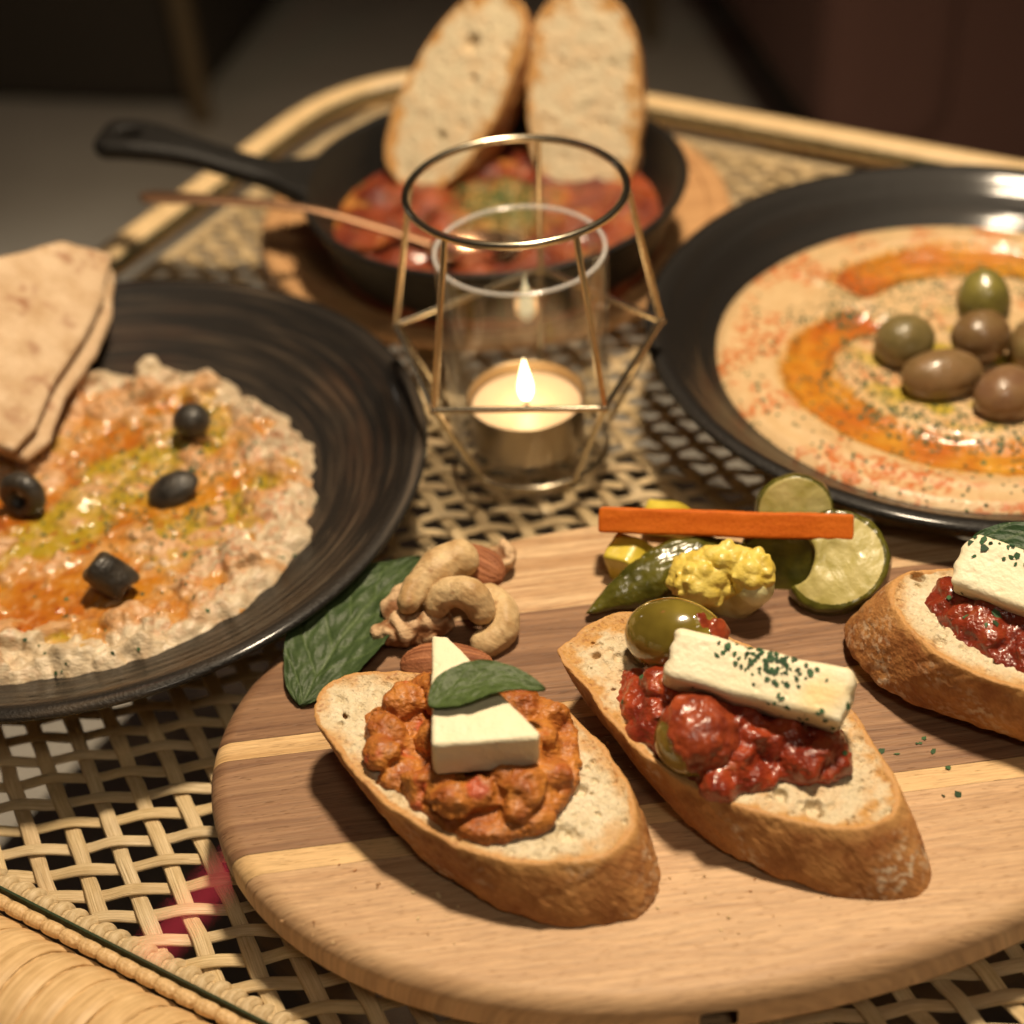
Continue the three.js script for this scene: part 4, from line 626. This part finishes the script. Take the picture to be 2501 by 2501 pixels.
{ // toast crumbs
  const r = rng(55), gs = []; for (let i = 0; i < 90; i++) { const c = i % 3 === 0 ? [-3.2, -21.8] : i % 3 === 1 ? [4.2, -21.2] : [1.6, -26.5], a = r() * 6.28, d = 3.2 * Math.sqrt(r()), k = .018 + .045 * r() * r(); const g = new THREE.IcosahedronGeometry(k, 0); g.scale(1 + r(), .6 + .4 * r(), 1); g.rotateY(r() * 6); g.translate(c[0] + d * Math.cos(a), BH + k * .5 + .003, c[1] + .5 * d * Math.sin(a)); const q = r(), col = mixc([.34, .15, .05], [.66, .5, .28], q), n = g.attributes.position.count, arr = new Float32Array(n * 3); for (let v = 0; v < n; v++) arr.set(col, v * 3); g.setAttribute('color', new THREE.BufferAttribute(arr, 3)); gs.push(g); }
  const o = solo('toast_crumbs', cm(mergeGeometries(gs)), VC(.7), 'tiny toast crumbs scattered on the serving board round the toasts', 'crumbs'); o.userData.kind = 'stuff';
}

// ---------------------------------------------------------------- skillet on its wooden stand
const SK = [.3, 0, -52.4];
{
  const wood = tex(512, 512, (u, v) => { const n = fbm(u * 3, v * 40, 3, 4); return mixc([.38, .19, .075], [.62, .36, .165], clamp(.55 + n)); }, true);
  const stand = thing('wooden_stand', 'round wooden stand beneath the cast iron pan', 'trivet', [.27, 0, -55.3]);
  const uvp = (g, k) => { const p = g.attributes.position, u = g.attributes.uv; for (let i = 0; i < p.count; i++) u.setXY(i, p.getX(i) * k, p.getZ(i) * k); return g; };
  const bowl = new THREE.LatheGeometry([[0, .05], [9.0, .05], [9.35, .2], [9.5, .5], [9.4, .78], [9.1, .85], [7.4, .8], [7.1, .5], [0, .5]].map(([a, b]) => new THREE.Vector2(a, b)), 96);
  part(stand, 'board', cm(uvp(bowl, .05)), M({ map: wood, roughness: .5 }));
  const groove = new THREE.TorusGeometry(8.6, .1, 8, 96); groove.rotateX(Math.PI / 2); groove.translate(0, .86, 0);
  part(stand, 'rim_bead', cm(uvp(groove, .05)), M({ map: wood, roughness: .5 }));
  const iron = M({ color: new THREE.Color(.010, .009, .008), roughness: .48, specularIntensity: .6, bumpMap: tex(256, 256, (u, v) => .5 + .5 * fbm(u * 40, v * 40, 2, 3)), bumpScale: .0004 });
  const pan = thing('cast_iron_skillet', 'black cast iron skillet with its handle pointing left', 'skillet', [SK[0], .55, SK[2]]);
  const prof = [[0, 0], [5.6, 0], [6.1, .2], [7.0, 2.7], [7.25, 3.1], [7.3, 3.26], [7.15, 3.33], [6.95, 3.2], [6.6, 2.2], [5.7, .5], [5.3, .35], [0, .35]];
  part(pan, 'pan', cm(new THREE.LatheGeometry(prof.map(([a, b]) => new THREE.Vector2(a, b)), 96)), iron);
  const D = (x, y, z) => { // handle: flat bar widening at the joint and at the end, with a hanging hole
    const k = clamp((-x - 6.6) / 8.6), w = mixn(1.7, .72, sst(0, .28, k)) + .42 * sst(.5, .85, k) - .2 * sst(.92, 1, k), yc = 2.95 + 1.75 * sst(0, .9, k);
    let d = smax(smax(Math.abs(z) - w, Math.abs(y - yc) - .38, .35), Math.max(-x - 15.2, x + 6.6), .5); d = smax(d, -smax(len((x + 13.9) * .75, z) - .38, 0, .01), .12); return smax(d, -(len(x, z) - 6.95), .1);
  };
  part(pan, 'handle', geo(nets(D, [-16.4, 1.2, -2.2], [-6, 5.4, 2.2], .09, .3)), iron);
  pan.rotation.y = -.17;
  // stew in the pan
  const r = rng(77), lum = []; for (let i = 0; i < 60; i++) { const a = r() * 6.28, q = Math.sqrt(r()) * 5.4; lum.push([Math.cos(a) * q, Math.sin(a) * q, .35 + r() * .55]); }
  const top = (x, z) => { let y = 1.55; for (const [a, b, R] of lum) { const d2 = (x - a) ** 2 + (z - b) ** 2; if (d2 < 2.2) y = smax(y, 1.42 + R * .75 * (1 - d2 / (R * R * 2.2)), .2); } return y + .16 * fbm(x * 1.2, z * 1.2, 4, 4); };
  const raw = nets((x, y, z) => Math.max((y - top(x, z)) * .7, len(x, z) - 6.35 + .2 * n3(x * .8, z * .8, 1), .35 - y), [-6.8, .2, -6.8], [6.8, 2.9, 6.8], .1);
  const hb = (x, z) => sst(2.6, .4, len(x - .2, (z + .2) * .9) + 1.2 * fbm(x * .9, z * .9, 5, 3));
  const sk = solo('shakshuka', geo(raw, (x, y, z) => { const n = fbm(x * .8, y * .8, z * .8, 4); let c = mixc([.12, .014, .006], [.32, .062, .015], clamp(.5 + 1.6 * n)); c = mixc(c, [.55, .26, .045], .6 * sst(.12, .35, fbm(x * .5 + 5, y, z * .5, 3))); return mixc(c, [.42, .32, .09], .75 * hb(x, z)); }), VC(.4, { clearcoat: .3, clearcoatRoughness: .15, ...B(.0006) }), 'red tomato stew with green herbs in the cast iron skillet', 'stew', [SK[0], .55, SK[2]]);
  flakes('herb_flakes', 'green herb flakes on the stew in the skillet', raw, [SK[0], .55, SK[2]], 700, 31, (x, y, z, nx, ny) => ny > .3 ? hb(x, z) + .01 : 0, .1, [.05, .09, .02]);
  // bread standing in the stew
  bread('bread slice standing in the skillet, left of two, crust to its right', [-.1, 3.7, -58.15], [.56, .75, -.48], [-.55, .56, .70], { a: 4.3, b: 2.35, T: 2.1, sh: -.1, seed: 21, cell: .08, toast: .42, holes: [[2.0, -.35, .42, .35], [-1.7, .35, .22, .5]] }, 'bread standing in the skillet');
  bread('bread slice standing in the skillet, right of two', [4.3, 3.65, -57.95], [.06, .84, -.54], [-.14, .54, .83], { a: 4.35, b: 2.3, T: 2.1, sh: -.8, shz: .5, seed: 27, cell: .08, toast: .42, holes: [[-.6, .2, .5, .08], [-1.0, .9, .3, .08]] }, 'bread standing in the skillet');
  // spoon
  const sp = thing('spoon', 'copper spoon resting in the skillet, handle out to the left', 'spoon', [-2.2, 2.3, -49.7]);
  const copper = M({ color: new THREE.Color(.33, .19, .11), metalness: 1, roughness: .5 });
  const hp = new THREE.CatmullRomCurve3([[-10.8, 1.75, -2.7], [-7.6, 1.75, -1.9], [-4.3, 1.5, -1.1], [-1.6, .75, -.5], [0, .3, 0]].map((p) => new THREE.Vector3(...p)));
  const hr = gridRaw(80, 20, (u, v) => { const c = hp.getPoint(u), t = hp.getTangent(u), s = new THREE.Vector3(-t.z, 0, t.x).normalize(), n = new THREE.Vector3().crossVectors(t, s), w = mixn(.46, .2, sst(0, .5, u)) * Math.sqrt(clamp(u / .03)), a = v * Math.PI * 2; c.addScaledVector(s, Math.cos(a) * w).addScaledVector(n, Math.sin(a) * .12); return [c.x, c.y, c.z]; });
  part(sp, 'handle', geo(hr), copper);
  const bw = gridRaw(40, 20, (u, v) => { const a = u * Math.PI * 2, q = v; return [1.6 + Math.cos(a) * q * 1.75, .05 + .55 * (q * q - 1) + .25, .35 + Math.sin(a) * q * 1.1]; });
  part(sp, 'bowl', geo(bw), M({ color: new THREE.Color(.62, .36, .22), metalness: 1, roughness: .22, side: THREE.DoubleSide }));
}

// ---------------------------------------------------------------- flatbread folded on the left plate
{
  // local plane: corners found on the table, the sheet leans on the plate's far left rim
  const A = new THREE.Vector3(-15.2, 2.5, -38.6), Bc = new THREE.Vector3(-13.5, 3.9, -49.2), C = new THREE.Vector3(-17.2, 5.1, -45.2);
  const X = Bc.clone().sub(A).normalize(), n = new THREE.Vector3().crossVectors(X, C.clone().sub(A)).normalize(); if (n.y < 0) n.negate(); const Z = new THREE.Vector3().crossVectors(X, n);
  const loc = (p) => { const d = new THREE.Vector3(...p).sub(A); return [d.dot(X), d.dot(Z)]; };
  const upper = [[-16.5, 2.6, -38.9], [-15.35, 2.6, -38.7], [-14.75, 2.7, -39.9], [-14.5, 2.9, -42.0], [-13.75, 3.2, -44.3], [-13.3, 3.6, -46.3], [-13.35, 3.9, -48.8], [-15.2, 4.6, -48.4], [-17.4, 5.2, -46.2], [-20.5, 6, -43]].map(loc);
  const lower = upper.map(([a, b], i) => { const q = [[.25, .35], [.2, .5], [.1, .55], [0, .5], [-.1, .55], [-.2, .5], [-.25, .3], [-.2, 0], [0, 0], [0, 0]][i]; return [a + q[0], b + q[1] * ((Z.x > 0) ? 1 : -1)]; });
  const wav = (x, z) => .14 * n3(x * .35, z * .35, 2) + .05 * n3(x * 1.1, z * 1.1, 7);
  const sheet = (x, y, z, P, y0, s) => smax(polyD(x, z, P) + .12 + .05 * n3(x * 1.2, z * 1.2, s), Math.abs(y - y0 - wav(x, z)) - .2 - .035 * n3(x * .9, z * .9, s), .22);
  const lo = [-2, -1.6, -9], hi = [13, 1.3, 9];
  const f1 = (x, y, z) => sheet(x, y, z, upper, 0, 3) + .012 * fbm(x * 3, y * 3, z * 3, 3), f2 = (x, y, z) => sheet(x, y, z, lower, -.52, 9) + .012 * fbm(x * 3, y * 3, z * 3, 3);
  const col = (x, y, z) => { const n = fbm(x * .9, y * .9, z * .9, 4); let c = mixc([.52, .345, .195], [.70, .525, .35], clamp(.55 + 1.3 * n + .4 * n3(x * 6, y * 6, z * 6))); return mixc(c, [.32, .14, .07], .85 * sst(.06, .34, fbm(x * .75 + 3, y, z * .75, 4)) * sst(-.3, .2, n3(x * 2.5, y, z * 2.5))); };
  const t = thing('flatbread', 'folded piece of pale flatbread propped on the left plate rim', 'flatbread', [A.x, A.y, A.z]);
  aim(t, X.toArray(), n.toArray());
  part(t, 'upper_fold', geo(nets(f1, lo, hi, .075), col), VC(.75, { specularIntensity: .3, map: speck, ...B(.0003) })); part(t, 'lower_fold', geo(nets(f2, lo, hi, .075), col), VC(.75, { specularIntensity: .3, map: speck, ...B(.0003) }));
}

// ---------------------------------------------------------------- candle holder
{
  const at = [.85, 0, -40.6], brass = M({ color: new THREE.Color(.72, .63, .47), metalness: 1, roughness: .22 });
  const h = thing('wire_candle_holder', 'brass wire cage candle holder with round rims and pointed middle', 'candle holder', at);
  const ring = (R, y, r) => { const g = new THREE.TorusGeometry(R, r, 12, 120); g.rotateX(Math.PI / 2); g.translate(0, y, 0); return cm(g); };
  part(h, 'top_ring', ring(3.25, 9.45, .12), brass); part(h, 'base_ring', ring(2.5, .12, .11), brass);
  const bar = (a, b) => { const A = new THREE.Vector3(...a), d = new THREE.Vector3(...b).sub(A), g = new THREE.CylinderGeometry(.1, .1, d.length(), 12); g.translate(0, d.length() / 2, 0); g.applyQuaternion(new THREE.Quaternion().setFromUnitVectors(UPV, d.clone().normalize())); g.translate(...a); return cm(g); };
  const UPV = new THREE.Vector3(0, 1, 0), ang = [-42, 29, 98, 170, -111].map((d) => d * Math.PI / 180), P = (R, y, a) => [R * Math.sin(a), y, R * Math.cos(a)];
  ang.forEach((a, i) => { part(h, 'upper_wire', bar(P(4.4, 4.08, a), P(3.25, 9.45, a * .97)), brass); part(h, 'lower_wire', bar(P(2.5, .12, a), P(4.4, 4.08, a)), brass); part(h, 'middle_wire', bar(P(4.4, 4.08, a), P(4.4, 4.08, ang[(i + 1) % 5])), brass); const k = new THREE.SphereGeometry(.15, 12, 8); k.translate(...P(4.4, 4.08, a)); part(h, 'joint', cm(k), brass); });
  const cup = thing('glass_cup', 'clear straight glass cup standing inside the wire cage', 'glass cup', [at[0], .02, at[2]]), glass = M({ transmission: 1, thickness: 0, roughness: 0, ior: 1.5, color: new THREE.Color(.985, .985, .98) });
  const lathe = (p) => cm(new THREE.LatheGeometry(p.map(([a, b]) => new THREE.Vector2(a, b)), 96));
  part(cup, 'wall', lathe([[0, .03], [2.2, .03], [2.45, .12], [2.58, .4], [2.68, 7.3], [2.66, 7.42], [2.58, 7.46], [2.5, 7.42], [2.48, 7.3], [2.38, .6], [2.2, .42], [0, .40]]), glass);
  const rimg = new THREE.TorusGeometry(2.585, .085, 10, 96); rimg.rotateX(Math.PI / 2); rimg.translate(0, 7.42, 0);
  part(cup, 'rim', cm(rimg), M({ transmission: .75, thickness: 0, roughness: .12, color: new THREE.Color(.95, .94, .92) }));
  const c = thing('tealight', 'lit white tealight in a metal cup inside the glass', 'candle', [at[0] - .1, .46, at[2] + .05]);
  part(c, 'metal_cup', lathe([[0, 0], [1.8, 0], [1.86, .06], [1.9, 1.55], [1.96, 1.6], [1.94, 1.64], [1.88, 1.6], [1.84, .08], [0, .05]]), M({ color: new THREE.Color(.42, .33, .21), metalness: 1, roughness: .36 }));
  const wax = part(c, 'wax', lathe([[0, .2], [1.835, .2], [1.835, 1.27], [1.7, 1.24], [.4, 1.18], [0, 1.16]]), M({ color: new THREE.Color(.66, .50, .34), roughness: .35 }));
  part(wax, 'wick', cm(new THREE.CylinderGeometry(.05, .06, .5, 8).translate(0, 1.4, 0)), M({ color: new THREE.Color(.02, .015, .01), roughness: .9 }));
  part(wax, 'flame', lathe([[0, 1.42], [.14, 1.5], [.23, 1.72], [.24, 1.95], [.18, 2.3], [.09, 2.7], [0, 3.05]]), new THREE.MeshStandardMaterial({ color: 0x000000, emissive: new THREE.Color(1, .78, .42), emissiveIntensity: 10 }));
  const fl = new THREE.PointLight(new THREE.Color(1, .55, .22), .0006, 0, 2); fl.position.set((at[0] - .1) * CM, 2.45 * CM, (at[2] + .05) * CM); fl.shadow.radius = .2; fl.castShadow = true; scene.add(fl);
}

// ---------------------------------------------------------------- lamps (outside the frame, seen in reflections)
{
  const p = thing('pendant_lamp', 'small pendant lamp with dark metal shade hanging over the table', 'lamp', [LAMP[0], LAMP[1] - 3, LAMP[2]]);
  const sh = new THREE.LatheGeometry([[1.6, 16], [1.8, 15], [4, 10], [9.5, 2], [9.7, 2], [4.3, 10.4], [2.1, 15.6], [1.6, 16]].map(([a, b]) => new THREE.Vector2(a, b)), 48);
  part(p, 'lamp_shade', cm(sh), M({ color: new THREE.Color(.03, .027, .024), roughness: .5, side: THREE.DoubleSide }));
  part(p, 'bulb', cm(new THREE.SphereGeometry(2.2, 24, 16).translate(0, 3, 0)), new THREE.MeshStandardMaterial({ color: 0x000000, emissive: new THREE.Color(1, .82, .58), emissiveIntensity: 30 }));
  part(p, 'cord', cm(new THREE.CylinderGeometry(.3, .3, 90, 8).translate(0, 61, 0)), M({ color: new THREE.Color(.02, .02, .02), roughness: .7 }));
  const fl = thing('floor_lamp', 'standing lamp with open shade on the floor far left of the table', 'lamp', [LOW[0], -45, LOW[2]]);
  const dk = M({ color: new THREE.Color(.04, .035, .03), roughness: .5, side: THREE.DoubleSide });
  part(fl, 'pole', cm(new THREE.CylinderGeometry(1, 1, 124, 12).translate(-14, 62, 0)), dk); part(fl, 'base', cm(new THREE.CylinderGeometry(14, 14, 2, 32).translate(-14, 1, 0)), dk);
  const dir = new THREE.Vector3(-.33 + 1.2, -.45 - .6, -.92 + 1.5).normalize(), sg = cm(new THREE.CylinderGeometry(4, 11, 16, 32, 1, true).translate(0, -4, 0)); sg.applyQuaternion(new THREE.Quaternion().setFromUnitVectors(new THREE.Vector3(0, -1, 0), dir)); sg.translate(0, 1.05, 0); part(fl, 'lamp_shade', sg, dk);
  part(fl, 'bulb', cm(new THREE.SphereGeometry(3, 20, 14).translate(0, 105, 0)), new THREE.MeshStandardMaterial({ color: 0x000000, emissive: new THREE.Color(1, .9, .76), emissiveIntensity: 12 }));
  const rd = thing('red_lamp', 'small red glowing tube lamp beyond the table, mirrored in the glass', 'lamp', [-50, 150, -134]), A = new THREE.Vector3(-4.6, 0, 6.6), B = new THREE.Vector3(4.6, 0, -6.6), rg = new THREE.CapsuleGeometry(2.2, A.distanceTo(B), 6, 16); rg.applyQuaternion(new THREE.Quaternion().setFromUnitVectors(new THREE.Vector3(0, 1, 0), B.clone().sub(A).normalize()));
  part(rd, 'glowing_tube', cm(rg), new THREE.MeshStandardMaterial({ color: 0x000000, emissive: new THREE.Color(1, .07, .10), emissiveIntensity: 3 }));
  const rl = new THREE.PointLight(new THREE.Color(1, .1, .12), .02, 0, 2); rl.position.set(-.50, 1.5, -1.34); rl.castShadow = true; scene.add(rl);
  const c = thing('ceiling_panel_lamp', 'square ceiling light panel behind the viewer', 'lamp', CEIL);
  c.quaternion.copy(fill.quaternion);
  const pl = part(c, 'glowing_panel', new THREE.BoxGeometry(.22, .22, .01), new THREE.MeshStandardMaterial({ color: 0x000000, emissive: new THREE.Color(1, .84, .64), emissiveIntensity: 7 })); pl.position.z = .012;
}
renderer.render(scene, camera);
